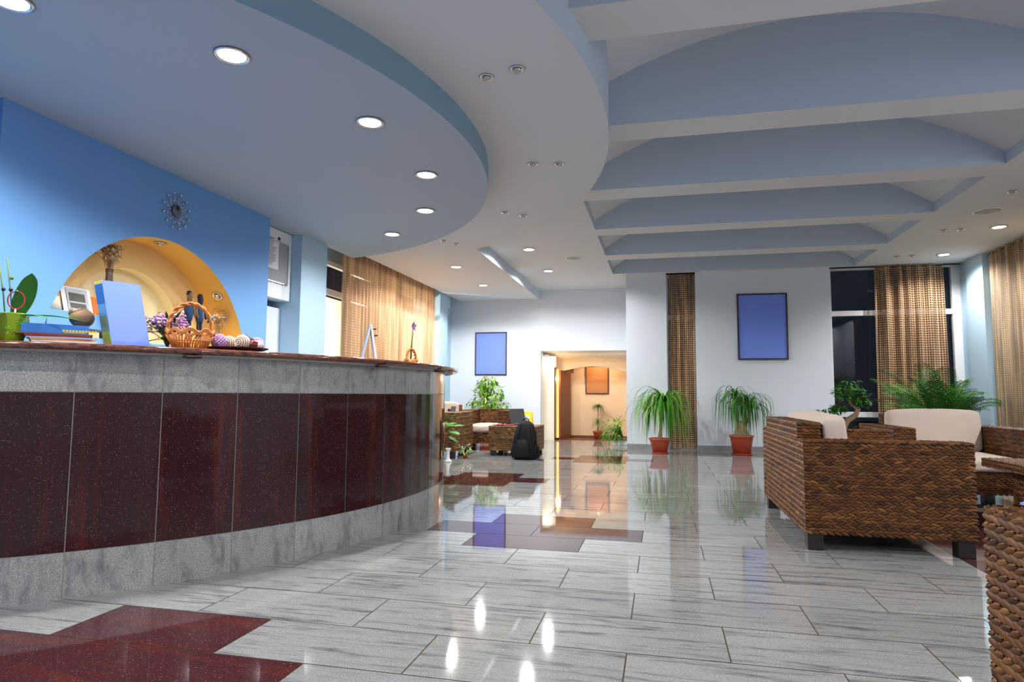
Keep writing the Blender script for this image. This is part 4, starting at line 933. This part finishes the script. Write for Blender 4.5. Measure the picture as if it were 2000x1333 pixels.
for k in range(19):
    z = .165 - k * .0175; L = rr.uniform(.08, .19) if k > 2 else .12
    mb.box(.0015, .0021, -.11, -.11 + L, z, z + (.006 if k > 1 else .010), M['ink'])
obj('printed_lines', mb, t)
mb = MB(); mb.box(.0, .012, .09, .125, .17, .205, M['black']); obj('clip', mb, t)
t = thing('white_cupboard', 'tall white cupboard below the wall cabinet behind the reception', 'cupboard', (-4.60, 6.76, 0))
mb = MB(); mb.box(-.3, 0, -.44, .29, 0, 2.075, M['cab_white']); obj('body', mb, t, bevel=.003)
# niche lamps: two unlit swivel spots set in the arch
for (ang, s_) in ((math.radians(90 - 2.5), 'near the crown of the yellow arch'), (math.radians(43), 'on the right flank of the yellow arch')):
    y, z = NC + (NR - .001) * math.cos(ang), zc + (NR - .001) * math.sin(ang); 
    r = dup(SW, (-4.41, y, z), 'unlit chrome swivel spotlight ' + s_); r.rotation_euler = (ang - PI / 2, 0, 0); r.scale = (1.05, 1.05, 1.05)
for (y, z) in ((NC + .05, zc + NR - .10), (NC + .75, zc + .70)):
    add_spot('niche_spot_beam', (-4.36, y, z), 9, 110, .6, (1, .86, .62), .03)

# niche things (shelf top z 1.63, niche sill z 1.45)
t = thing('small_lamp', 'small cream cone lamp at the left end of the niche shelf', 'lamp', (-4.43, 3.86, 1.631))
mb = MB(); mb.lathe([(.05, 0), (.05, .008), (.012, .012), (.010, .03), (.002, .03)], M['chrome'], n=18); obj('base', mb, t)
mb = MB(); mb.lathe([(.062, .015), (.042, .115), (.040, .115), (.058, .017)], mat('cream_lamp_shade', (.85, .76, .58), .8), n=22); obj('lamp_shade', mb, t)
t = thing('photo_stand', 'tilted silver photo stand with dark twin windows on the niche shelf', 'photo frame', (-4.40, 4.06, 1.631), math.radians(90))
mb = MB()
def tl(x, y, z): return (x, y + .28 * z, z)
def slab(mb, x0, x1, z0, z1, d0, d1, m_): a = [tl(x0, d0, z0), tl(x1, d0, z0), tl(x1, d0, z1), tl(x0, d0, z1)]; b = [tl(x0, d1, z0), tl(x1, d1, z0), tl(x1, d1, z1), tl(x0, d1, z1)]; mb.add(a + b, [(0, 1, 2, 3), (5, 4, 7, 6), (3, 2, 6, 7), (1, 0, 4, 5), (2, 1, 5, 6), (0, 3, 7, 4)], m_)
slab(mb, -.13, .13, 0, .215, -.008, .006, M['steel']); slab(mb, -.09, .10, .02, .20, -.012, -.008, mat('pale_mount', (.42, .42, .46), .5)); obj('frame', mb, t, bevel=.002)
mb = MB(); dk = mat('dark_photo', (.055, .05, .035), .4); slab(mb, -.07, .07, .10, .165, -.014, -.012, dk); slab(mb, -.07, .07, .045, .085, -.014, -.012, dk); obj('picture_window', mb, t)
mb = MB(); mb.tube([(0, .05, .15), (0, .13, .004)], .005, M['steel'], 6); obj('prop', mb, t)
t = thing('paper_fan', 'orange pleated round fan behind the brochure holder on the niche shelf', 'fan', (-4.46, 4.24, 1.631))
mb = MB(); n = 24; og = mat('orange_paper', (.88, .20, .015), .7)
vs = [(0, 0, .0)] + [((.012 if i % 2 else 0), .165 * math.cos(PI * i / n), .165 * math.sin(PI * i / n)) for i in range(n + 1)]
mb.add(vs, [(0, i + 1, i + 2) for i in range(n)], og); vs2 = [(x - .006, y, z) for x, y, z in vs]; mb.add(vs2, [(0, i + 2, i + 1) for i in range(n)], og); obj('pleated_disc', mb, t)
mb = MB(); mb.box(-.02, .03, -.03, .03, 0, .012, M['door_wood']); obj('foot', mb, t)
def dry_twigs(t, z0, zt, spread, n, seed, mt, blooms):
    rr = random.Random(seed); mb = MB()
    for k in range(n):
        a = rr.uniform(0, 6.28); r = spread * rr.uniform(.3, 1); h = zt - rr.uniform(0, .12); p = [Vector((0, 0, z0))]
        for i in range(1, 8): f = i / 7; p.append(Vector((r * f * math.cos(a + f * 2.5) + rr.gauss(0, .008), r * f * math.sin(a + f * 2.5) + rr.gauss(0, .008), z0 + (h - z0) * f ** .8)))
        q = p[-1]; cr = rr.uniform(.015, .05); aa_ = rr.uniform(0, 6)
        for i in range(8): p.append(q + Vector((cr * math.cos(aa_ + i * .8) - cr * math.cos(aa_), cr * .7 * math.sin(aa_ + i * .8) - cr * .7 * math.sin(aa_), .004 * i + cr * .4 * math.sin(i))))
        mb.tube(p, .0022, M['bark'], 4)
    obj('twigs', mb, t); mb = MB()
    for (x, y, z, r) in blooms:
        for i in range(16):
            az = rr.uniform(0, 6.28); el = rr.uniform(-.4, 1.5); d = Vector((math.cos(az) * math.cos(el), math.sin(az) * math.cos(el), math.sin(el))); p = Vector((x, y, z))
            mb.strip([p, p + d * r * .6, p + d * r], [r * .25, r * .5, .002], mt, None, .1)
    obj('dried_blooms', mb, t)
hay = mat('dried_straw', (.62, .47, .33), .85)
t = thing('twig_vase', 'tall dark vase of curly dried twigs above the brochure holder in the niche', 'vase', (-4.44, 4.36, 1.451)); 
mb = MB(); mb.lathe([(.045, 0), (.05, .1), (.036, .35), (.026, .55), (.030, .595), (.027, .595), (.02, .55), (.002, .5)], mat('dark_vase', (.10, .06, .045), .35, var=.3, vscale=30), n=20); obj('vase_body', mb, t)
rr = random.Random(50); dry_twigs(t, .56, .80, .08, 22, 51, hay, [(rr.uniform(-.05, .05), rr.uniform(-.07, .07), rr.uniform(.64, .78), .045) for _ in range(9)])
t = thing('dried_bouquet', 'pale dried flowers on thin stems at the right foot of the niche', 'dried flowers', (-4.42, 5.71, 1.451)); mb = MB(); mb.lathe([(.03, 0), (.035, .05), (.024, .14), (.028, .16), (.002, .15)], M['white_gloss'], n=18); obj('vase_body', mb, t)
dry_twigs(t, .14, .42, .07, 12, 53, hay, [(rr.uniform(-.05, .05), rr.uniform(-.08, .07), rr.uniform(.24, .36), .035) for _ in range(13)])
def doll(label, y, h, sd, wing):
    """carved standing figurine: a tapering wooden body wrapped in blue cord, round head"""
    t = thing('figurine', label, 'figurine', (-4.42, y, 1.451), 0, 'carved figurines in the niche'); b1 = mat('blue_cord', (.006, .040, .12), .8); b2 = mat('dark_blue_wood', (.008, .008, .03), .7); wd = mat('figurine_wood', (.20, .10, .045), .7)
    mb = MB(); mb.lathe([(.05, 0), (.05, .012), (.002, .014)], wd, n=16)
    for s_ in (-1, 1): mb.tube([(0, s_ * .022, .01), (0, s_ * .02, h * .45), (0, s_ * .012, h * .55)], [.010, .013, .016], b2, 8)
    obj('legs', mb, t)
    mb = MB(); mb.loft([(h * .48, 0, 0, .026, .032, 2), (h * .58, 0, 0, .034, .045, 2.2), (h * .70, 0, 0, .030, .050, 2.2), (h * .78, 0, 0, .022, .045, 2), (h * .81, 0, 0, .012, .015, 2)], b1, 16); obj('torso', mb, t)
    for s_ in (-1, 1): mb = MB(); mb.tube([(0, s_ * .045, h * .77), (.01, s_ * .062, h * .66), (.03, s_ * .05, h * .55)], [.014, .012, .008], wd if s_ == sd else b2, 8); obj('arm', mb, t)
    mb = MB(); mb.loft([(h * .80, 0, 0, .014, .014, 2), (h * .84, .002, 0, .024, .022, 2), (h * .90, .002, 0, .028, .026, 2), (h * .96, 0, 0, .022, .022, 2), (h * .985, 0, 0, .008, .008, 2)], wd if sd > 0 else b2, 16); mb.ball((.03, 0, h * .885), .006, wd, 8); obj('head', mb, t)
    mb = MB(); mb.loft([(h * .93, -.004, 0, .028, .028, 2), (h * .985, -.004, 0, .022, .022, 2), (h, -.006, 0, .006, .006, 2)], b2, 14); obj('hair', mb, t)
    if wing: mb = MB(); mb.loft([(h * .50, .02, .11, .01, .035, 2), (h * .60, .02, .15, .008, .03, 2), (h * .66, .02, .19, .004, .008, 2)], b1, 12); mb.tube([(0, .05, h * .66), (.02, .10, h * .56)], .006, wd, 6); obj('fan', mb, t)
doll('blue cord-wrapped figurine, left of two seen through the basket handle', 5.27, .56, 1, False)
doll('blue cord-wrapped figurine with small fan, right of two behind the basket handle', 5.42, .55, -1, True)

# ------------------------------------------------------------------ things on the worktop (top z 1.275)
TZ = 1.276
t = thing('orchid_pot', 'lime green embossed flower pot with orchid at the left end of the worktop', 'plant', (-3.235, 2.585, TZ), math.radians(45))
lime = mat('lime_ceramic', (.27, .46, .02), .25)
mb = MB(); mb.lathe([(.066, 0), (.074, .05), (.086, .145), (.089, .15), (.084, .15), (.07, .06), (.002, .05)], lime, n=40)
for (a, z) in ((-PI / 2 + .75, .11), (-PI / 2 + .1, .055), (-PI / 2 - .5, .10), (-PI / 2 + 1.3, .05), (PI * .1, .1)):
    for k in range(9):
        b = 2 * PI * k / 9; pts = []
        for f in (.25, .6, 1.0): r = .026 * f; zz = z + r * math.sin(b); rr_ = .066 + (.087 - .066) * zz / .148 + .0015; th = a + r * math.cos(b) / rr_; pts.append((rr_ * math.cos(th), rr_ * math.sin(th), zz))
        mb.tube(pts, [.002, .0034, .0015], lime, 5)
obj('pot', mb, t)
mb = MB(); mb.lathe([(.002, .12), (.08, .12), (.06, .135), (.002, .14)], M['bark'], n=18); obj('soil', mb, t)
def wide_leaf(t, p0, dirs, L, wd, mt):
    mb = MB(); n = 9; p = Vector(p0); pts = [p.copy()]
    for i in range(n): f = i / (n - 1); d = (Vector(dirs[0]) * (1 - f) + Vector(dirs[1]) * f).normalized(); p = p + d * L / n; pts.append(p.copy())
    w_ = [wd * (.25 + .75 * math.sin(PI * min(1, .12 + .8 * i / n)) ) if i < n else .003 for i in range(n + 1)]
    d0 = Vector(dirs[0]); sd = Vector(dirs[2]); mb.strip(pts, w_, mt, sd, .10); obj('leaf', mb, t, subsurf=1)
wide_leaf(t, (.03, -.02, .13), ((.25, -.1, 1), (.15, -.1, .6), (1, .6, 0)), .24, .10, M['leaf_dark'])
wide_leaf(t, (.03, 0, .14), ((1, .05, .25), (1, 0, -.35), (.2, 1, 0)), .32, .07, M['leaf'])
wide_leaf(t, (.02, -.03, .14), ((.9, -.5, .2), (.8, -.4, -.4), (.5, 1, 0)), .22, .05, M['leaf'])
wide_leaf(t, (-.02, -.05, .14), ((-.4, -1, .3), (-.2, -.5, -1), (1, -.3, 0)), .20, .08, M['leaf_dark'])
mb = MB()
for (dx, top) in ((-.015, .43), (-.045, .40)): mb.tube([(dx + .035, -.03, .12), (dx + .02, -.03, .25), (dx - .005, -.03, top)], .0035, M['stem'], 6); mb.ball((dx + .02, -.033, .27), .010, M['black'], 8)
mb.ball((.005, -.03, .33), .009, M['stem'], 8); obj('flower_stem', mb, t)
t2 = thing('plant_tag', 'oval clear ornament with red rim stuck in the lime pot before the big leaf', 'ornament', (-3.17, 2.565, TZ + .14), math.radians(45))
mb = MB(); el = [(.034 * math.cos(2 * PI * k / 28), 0, .075 + .045 * math.sin(2 * PI * k / 28)) for k in range(28)]; mb.tube(el, .003, M['red_cloth'], 6, closed=True); obj('rim', mb, t2)
mb = MB(); mb.add(el, [tuple(range(28))], M['acrylic']); obj('disc', mb, t2)
mb = MB(); mb.tube([(0, 0, .03), (-.004, 0, -.02)], .004, M['white_gloss'], 6); mb.ball((0, 0, .124), .005, M['white_gloss'], 8); obj('pin', mb, t2)
# books
def book(name, label, cat, c, rz, L, D, z0, h, cover, group=None, title=None):
    t = thing(name, label, cat, (c[0], c[1], z0), rz, group); mb = MB()
    mb.box(-L / 2, L / 2, -D / 2, D / 2, 0, h * .08, cover); mb.box(-L / 2, L / 2, -D / 2, D / 2, h * .92, h, cover); mb.box(-L / 2, L / 2, -D / 2, -D / 2 + .003, h * .08, h * .92, cover); obj('cover', mb, t)
    mb = MB(); mb.box(-L / 2 + .003, L / 2 - .003, -D / 2 + .003, D / 2 - .003, h * .08, h * .92, M['paper']); obj('pages', mb, t)
    if title:
        mb = MB()
        for k in range(11): mb.box(L * .10 + k * .014, L * .10 + k * .014 + .010, -D / 2 - .0008, -D / 2, h * .22, h * .42, M['yellow'])
        mb.box(L * .12, L * .45, -D / 2 - .0008, -D / 2, h * .10, h * .16, M['yellow']); obj('spine_title', mb, t)
    return t
bc = (-3.07, 2.70); ba = math.radians(48)
ux, uy = math.cos(ba), math.sin(ba); nx_, ny_ = -uy, ux
def bp(a, d=0.0): return (bc[0] + ux * a + nx_ * d, bc[1] + uy * a + ny_ * d)
cols = [('crimson', (.30, .02, .05)), ('white', (.75, .75, .75)), ('orange', (.70, .25, .05)), ('pale blue', (.30, .45, .65)), ('dark red', (.22, .01, .02))]
z = TZ
for k, (nm, cc) in enumerate(cols):
    h = .009; book('brochure', '%s brochure, %s of the low stack beside the lime pot' % (nm, ['bottommost', 'second from bottom', 'middle one', 'fourth from bottom', 'topmost'][k]), 'brochure', bp(.055 - .010 * k, .04), ba + .04 * (k % 3 - 1), .28, .19, z, h, mat('cover_' + nm, cc, .4), 'low stack of brochures'); z += h + .0005
book('brown_folder', 'thin brown folder between the brochures and the thick blue book', 'folder', bp(.0, .05), ba, .33, .20, z, .008, mat('brown_card', (.16, .08, .035), .6)); z += .0085
book('guide_book', 'thick blue book with yellow spine title topping the stack by the coconut', 'book', bp(.005, .055), ba - .01, .285, .20, z, .046, mat('blue_cover', (.04, .19, .62), .35), None, True); z += .047
t = thing('coconut', 'brown coconut with frayed husk sitting on the blue book', 'coconut', (*bp(.115, .085), z + .050)); co = mat('coconut_shell', (.27, .16, .085), .8, var=.35, vscale=14, bump=.5, bscale=30)
mb = MB(); mb.ball((0, 0, 0), .060, co, 20, (1.0, 1, .86)); obj('shell', mb, t)
mb = MB(); rr = random.Random(61)
for k in range(60): a = 2 * PI * k / 60; kx, ky, kz = -.022 * .75, -.022 * .3, .036; q_ = .040; mb.tube([(kx + q_ * math.cos(a), ky + q_ * math.sin(a), kz - .02 + .2 * q_ * math.cos(a)), (kx + (q_ + .006) * math.cos(a + .3), ky + (q_ + .006) * math.sin(a + .3), kz + .2 * q_ * math.cos(a) + rr.uniform(-.012, .006)), (kx + q_ * math.cos(a + .6), ky + q_ * math.sin(a + .6), kz + .008 + rr.uniform(-.008, .012))], .0014, M['bark'], 4)
obj('husk_fringe', mb, t)
# brochure holder
hc = (-2.862, 2.955); ha = math.radians(66)
t = thing('brochure_holder', 'clear acrylic holder tilted back, filled with booklets', 'holder', (hc[0], hc[1], TZ), ha)
def lean(x, y, z, k=.17): return (x - .045 * z / .35, y + k * z, z)
def leanbox(mb, x0, x1, y0, y1, z0, z1, m_, k=.17):
    v = [lean(x, y, z, k) for z in (z0, z1) for y in (y0, y1) for x in (x0, x1)]; mb.add(v, [(0, 2, 3, 1), (4, 5, 7, 6), (0, 1, 5, 4), (2, 6, 7, 3), (0, 4, 6, 2), (1, 3, 7, 5)], m_)
mb = MB(); leanbox(mb, -.108, .108, .055, .058, 0, .36, M['acrylic']); leanbox(mb, -.108, .108, -.058, -.055, 0, .03, M['acrylic']); mb.box(-.108, .108, -.055, .10, 0, .004, M['acrylic']); leanbox(mb, -.108, -.105, -.055, .055, 0, .18, M['acrylic']); leanbox(mb, .105, .108, -.055, .055, 0, .18, M['acrylic']); obj('holder_body', mb, t)
mb = MB(); mb.tube([(-.107, .14, 0), lean(-.107, .06, .15), ], .003, M['acrylic'], 6); mb.tube([(.107, .14, 0), lean(.107, .06, .15)], .003, M['acrylic'], 6); obj('prop', mb, t)
ed = [mat('booklet_edge_blue', (.02, .12, .45), .4), mat('booklet_edge_green', (.36, .46, .05), .6), mat('booklet_edge_sky', (.10, .35, .62), .4), mat('booklet_edge_yellow', (.78, .62, .02), .4)]
for k in range(9):
    y0 = -.050 + k * .0115; tb = thing('booklet', ('plain blue-fronted booklet at the front of the clear holder' if k == 0 else 'blue, green and yellow edged booklet tightly packed behind the blue front one'), 'booklet', (hc[0], hc[1], TZ + .005), ha, 'booklets in the clear holder')
    mb = MB(); 
    for (z0, z1, m_) in ((0, .075, ed[1]), (.075, .16, ed[1] if k % 2 else ed[0]), (.16, .225, ed[2]), (.225, .335, ed[0]), (.335, .352, ed[3])): leanbox(mb, -.097, .097, y0, y0 + .0105, z0, z1, m_)
    obj('pages', mb, tb)
    if k == 0: mb = MB(); leanbox(mb, -.097, .097, y0 - .0012, y0 - .0002, 0, .352, M['picture_blue']); obj('front_cover', mb, tb)
# flower bunch
t = thing('flower_bunch', 'bunch of small purple and white flowers with long leaves beside the basket', 'flowers', (-2.885, 3.275, TZ)); rr = random.Random(71)
mb = MB(); mb.lathe([(.035, 0), (.04, .06), (.03, .11), (.028, .11), (.034, .06), (.030, .005), (.002, .005)], M['acrylic'], n=20); obj('glass_vase', mb, t)
mb = MB(); heads = []
for k in range(58): a = rr.uniform(0, 6.28); r = rr.uniform(.02, .115); h = rr.uniform(.11, .22); heads.append((r * math.cos(a), r * math.sin(a), h)); mb.tube([(0, 0, .02), (r * .3 * math.cos(a), r * .3 * math.sin(a), h * .6), heads[-1]], .002, M['stem'], 4)
obj('stems', mb, t); mb = MB()
for k in range(16): blade(mb, (0, 0, .05 + .006 * k), rr.uniform(0, 6.28), rr.uniform(.1, 1.4), rr.uniform(.15, .23), .8, .030, M['leaf_dark'], 5)
obj('foliage', mb, t); mb = MB()
for (x, y, z_) in heads:
    for i in range(7): mb.ball((x + rr.gauss(0, .014), y + rr.gauss(0, .014), z_ + rr.gauss(0, .010)), rr.uniform(.005, .009), rr.choice([fl_purple, fl_purple, fl_lilac, fl_white, fl_pink]), 6)
obj('blossoms', mb, t)
# wicker basket
cane = mat('orange_cane', (.50, .17, .03), .45, var=.3, vscale=40)
def basket_handle(mb, r, h, z0, w=.007):
    for ph in (0, PI):
        pts = []
        for i in range(41): f = i / 40; a = PI * f; tw = f * 30 + ph; pts.append((-r * math.cos(a) * (1 + .03 * math.sin(tw)), .008 * math.cos(tw), z0 + h * math.sin(a) ** .85 + .008 * math.sin(tw)))
        mb.tube(pts, w, cane, 6)
t = thing('cane_basket', 'orange cane basket with tall twisted handle on the worktop', 'basket', (-2.655, 3.185, TZ), math.radians(50))
mb = MB(); 
for k in range(44):
    a = 2 * PI * k / 44; c_, s_ = math.cos(a), math.sin(a); b = a + .10
    mb.tube([(.082 * c_, .072 * s_, 0), (.10 * c_, .088 * s_, .04), (.125 * math.cos(b), .108 * math.sin(b), .082)], .0045, cane, 5)
for z_, r in ((.004, .082), (.05, .104)): mb.tube([(r * math.cos(2 * PI * i / 36), r * .87 * math.sin(2 * PI * i / 36), z_) for i in range(36)], .005, cane, 6, closed=True)
mb.lathe([(.002, .004), (.08, .004), (.08, .007), (.002, .007)], cane, n=24, sy=.88); obj('body', mb, t)
mb = MB()
for k in range(9):
    a0 = 2 * PI * k / 9; pts = []
    for i in range(11): f = i / 10; a = a0 + f * .75; pts.append((.128 * math.cos(a), .110 * math.sin(a), .078 + .028 * math.sin(PI * f)))
    for q in (0, .007, .014): mb.tube([(p[0] * (1 - q), p[1] * (1 - q), p[2] + q) for p in pts], .0045, cane, 5)
obj('rim', mb, t)
mb = MB(); basket_handle(mb, .118, .185, .085); obj('handle', mb, t)
# tray with decorative balls
tx, ty = -2.525, 3.435; ta = math.radians(55)
t = thing('woven_tray', 'round dark red woven tray on the worktop holding decorative balls', 'tray', (tx, ty, TZ), ta); dr = mat('dark_red_rattan', (.085, .018, .010), .45, var=.5, vscale=60)
mb = MB(); mb.lathe([(.09, 0), (.10, .004), (.178, .024), (.182, .028), (.176, .028), (.10, .010), (.002, .008)], dr, n=48)
for k in range(60): a = 2 * PI * k / 60; mb.tube([(.10 * math.cos(a), .10 * math.sin(a), .003), (.18 * math.cos(a), .18 * math.sin(a), .026)], .003, dr, 4)
obj('weave', mb, t)
def tp(a, d): return (tx + math.cos(ta) * a - math.sin(ta) * d, ty + math.sin(ta) * a + math.cos(ta) * d)
def pompom(label, a, d, r, m_):
    x, y = tp(a, d); t = thing('pompom_ball', label, 'decorative ball', (x, y, TZ + .013 + r), 0, 'balls on the woven tray'); mb = MB(); mb.ball((0, 0, 0), r * .72, m_, 14)
    for k in range(130):
        z_ = 1 - 2 * (k + .5) / 130; q = math.sqrt(1 - z_ * z_); th = k * 2.39996; dv = Vector((q * math.cos(th), q * math.sin(th), z_)); mb.ball(tuple(dv * r * .86), r * .15, m_, 5)
    obj('petals', mb, t)
pompom('lilac pompom ball at the left edge of the tray', -.115, -.03, .047, fl_lilac)
pompom('pink pompom ball at the right edge of the tray', .125, .01, .045, fl_pink)
cream_cord = mat('cream_cord', (.68, .56, .46), .8)
def cordball(label, a, d, r):
    x, y = tp(a, d); t = thing('cord_ball', label, 'decorative ball', (x, y, TZ + .013 + r), ta - .9, 'balls on the woven tray'); mb = MB(); mb.ball((0, 0, 0), r * .93, mat('cord_core', (.30, .22, .17), .9), 16)
    pts = []
    for i in range(240): f = i / 239; th = f * 2 * PI * 11; z_ = math.cos(PI * f); q = math.sin(PI * f); pts.append((q * math.cos(th) * r * .97, z_ * r * .97, q * math.sin(th) * r * .97))
    mb.tube(pts, r * .075, cream_cord, 5); obj('cord', mb, t)
cordball('cream spiral cord ball left of centre on the tray', -.05, .0, .043); cordball('larger cream ball showing its spiral at the tray front', .012, -.05, .046)
x, y = tp(.072, -.06); t = thing('wooden_ball', 'glossy dark red ball on the right part of the tray', 'decorative ball', (x, y, TZ + .050), 0, 'balls on the woven tray'); mb = MB(); mb.loft([(-.037, 0, 0, .006, .006, 2), (-.03, 0, 0, .022, .022, 2), (-.008, 0, 0, .037, .036, 2), (.015, 0, 0, .034, .033, 2), (.03, 0, 0, .018, .018, 2), (.036, 0, 0, .004, .004, 2)], mat('dark_red_lacquer', (.10, .008, .015), .3), 20); obj('ball', mb, t)
x, y = tp(.108, -.065); t = thing('shell_ball', 'pinkish white shell-like ball beside the dark red one', 'decorative ball', (x, y, TZ + .045), 0, 'balls on the woven tray'); mb = MB(); mb.loft([(-.034, 0, 0, .008, .008, 2), (-.02, 0, 0, .026, .03, 2), (.004, 0, 0, .032, .033, 2), (.022, 0, 0, .02, .022, 2), (.036, .004, 0, .003, .003, 2)], mat('pale_shell', (.55, .42, .45), .4, var=.3, vscale=40), 18); obj('ball', mb, t)
x, y = tp(.045, .02); t = thing('wood_rose', 'brown and white wood shaving rose topping the tray pile', 'decorative ball', (x, y, TZ + .074), 0, 'balls on the woven tray'); mb = MB(); rr = random.Random(81)
for k in range(22): a = k * 2.4; r = .012 + .0016 * k; mb.strip([(r * math.cos(a + u) * (1 + .2 * abs(u)), r * math.sin(a + u) * (1 + .2 * abs(u)), .03 - .0012 * k) for u in (-.6, -.3, 0, .3, .6)], [.02, .03, .034, .03, .02], hay if k % 3 else M['bark'], Vector((.3 * math.cos(a), .3 * math.sin(a), 1)))
mb.ball((0, 0, -.005), .03, M['bark'], 10); obj('petals', mb, t)
# cards
for k, (a_, s_) in enumerate(((-35.0, 'left'), (-33.5, 'right'))):
    x, y = cpt(3.17, math.radians(a_ + 5.0)); t = thing('business_card', 'small printed card standing on the worktop right of the tray, %s of two' % s_, 'card', (x, y, TZ), math.radians(58)); mb = MB()
    mb.add([(-.04, 0, 0), (.04, 0, 0), (.04, .012, .045), (-.04, .012, .045), (-.04, .002, 0), (.04, .002, 0), (.04, .014, .045), (-.04, .014, .045)], [(0, 1, 2, 3), (5, 4, 7, 6), (3, 2, 6, 7), (0, 4, 5, 1), (1, 5, 6, 2), (0, 3, 7, 4)], M['paper']); obj('card', mb, t)
    mb = MB(); mb.add([(-.03, .004, .022), (-.012, .004, .022), (-.012, .0095, .038), (-.03, .0095, .038)], [(0, 1, 2, 3)], M['picture_blue']); mb.add([(.0, .003, .018), (.032, .003, .018), (.032, .0045, .023), (.0, .0045, .023)], [(0, 1, 2, 3)], M['ink']); obj('print', mb, t)
# metal A-frame display stand
x, y = cpt(3.12, math.radians(-9.5)); t = thing('display_easel', 'folding silver metal A-frame stand on the worktop before the striped curtain', 'stand', (x, y, TZ), math.radians(35))
for s_ in (-1, 1):
    mb = MB(); d = .055 * s_ - .012; mb.add([(d - .006, -.045, 0), (d + .006, -.045, 0), (d + .006, .045, 0), (d - .006, .045, 0), (-.012, -.045, .285), (.0, -.045, .285), (.0, .045, .285), (-.012, .045, .285)], [(0, 3, 2, 1), (4, 5, 6, 7), (0, 1, 5, 4), (1, 2, 6, 5), (2, 3, 7, 6), (3, 0, 4, 7)], M['steel'] if s_ < 0 else M['frame_white']); obj('leg_panel', mb, t, bevel=.002)
mb = MB()
for z_ in (.25, .20): mb.tube([(.008 + .055 * (1 - z_ / .285), -.02, z_), (.03 + .055 * (1 - z_ / .285), -.02, z_ + .004)], .007, M['black'], 8)
obj('screw_knob', mb, t)
# basket planter with an orchid
x, y = cpt(3.17, math.radians(1.6)); t = thing('orchid_basket', 'single pink orchid on green stems rising from a hooped cane planter', 'plant', (x, y, TZ), math.radians(82))
mb = MB(); mb.lathe([(.05, 0), (.065, .05), (.06, .05), (.002, .04)], cane, n=20); obj('planter', mb, t)
mb = MB(); basket_handle(mb, .075, .10, .035, .006); obj('handle', mb, t)
mb = MB(); mb.tube([(.0, 0, .03), (.003, 0, .12), (.012, 0, .22), (.022, 0, .28)], .004, M['stem'], 6); mb.tube([(-.015, 0, .03), (-.008, 0, .12), (.004, 0, .22), (.012, 0, .27)], .004, M['stem'], 6); mb.tube([(.015, 0, .25), (.018, 0, .31)], .006, M['bark'], 6); obj('stem', mb, t)
mb = MB()
for k in range(5):
    a = PI / 2 + 2 * PI * k / 5; d = Vector((math.cos(a), -.2, math.sin(a))); p = Vector((.016, -.006, .335)); mb.strip([p, p + d * .024, p + d * .044], [.012, .036, .008], fl_lilac, Vector((-math.sin(a), 0, math.cos(a))), .05)
mb.ball((.016, -.012, .325), .006, fl_purple, 8); obj('flower', mb, t)
mb = MB(); mb.strip([(.0, 0, .03), (.035, 0, .045), (.07, 0, .06)], [.01, .024, .003], M['leaf'], Vector((0, 1, .3)), .1); obj('leaf', mb, t)
# outside the corner window: a dark yucca in the night garden
t = thing('garden_yucca', 'dim spiky yucca outside the dark corner window', 'plant', (3.75, 15.2, -.35)); mb = MB(); mb.tube([(0, 0, 0), (0, 0, 1.55)], [.07, .05], M['bark'], 8); obj('trunk', mb, t); mb = MB(); rr = random.Random(91)
for k in range(60): blade(mb, (0, 0, 1.55), rr.uniform(0, 6.28), rr.uniform(-.3, 1.4), rr.uniform(.4, .62), .5, .035, M['leaf_dark'], 5)
obj('foliage', mb, t)
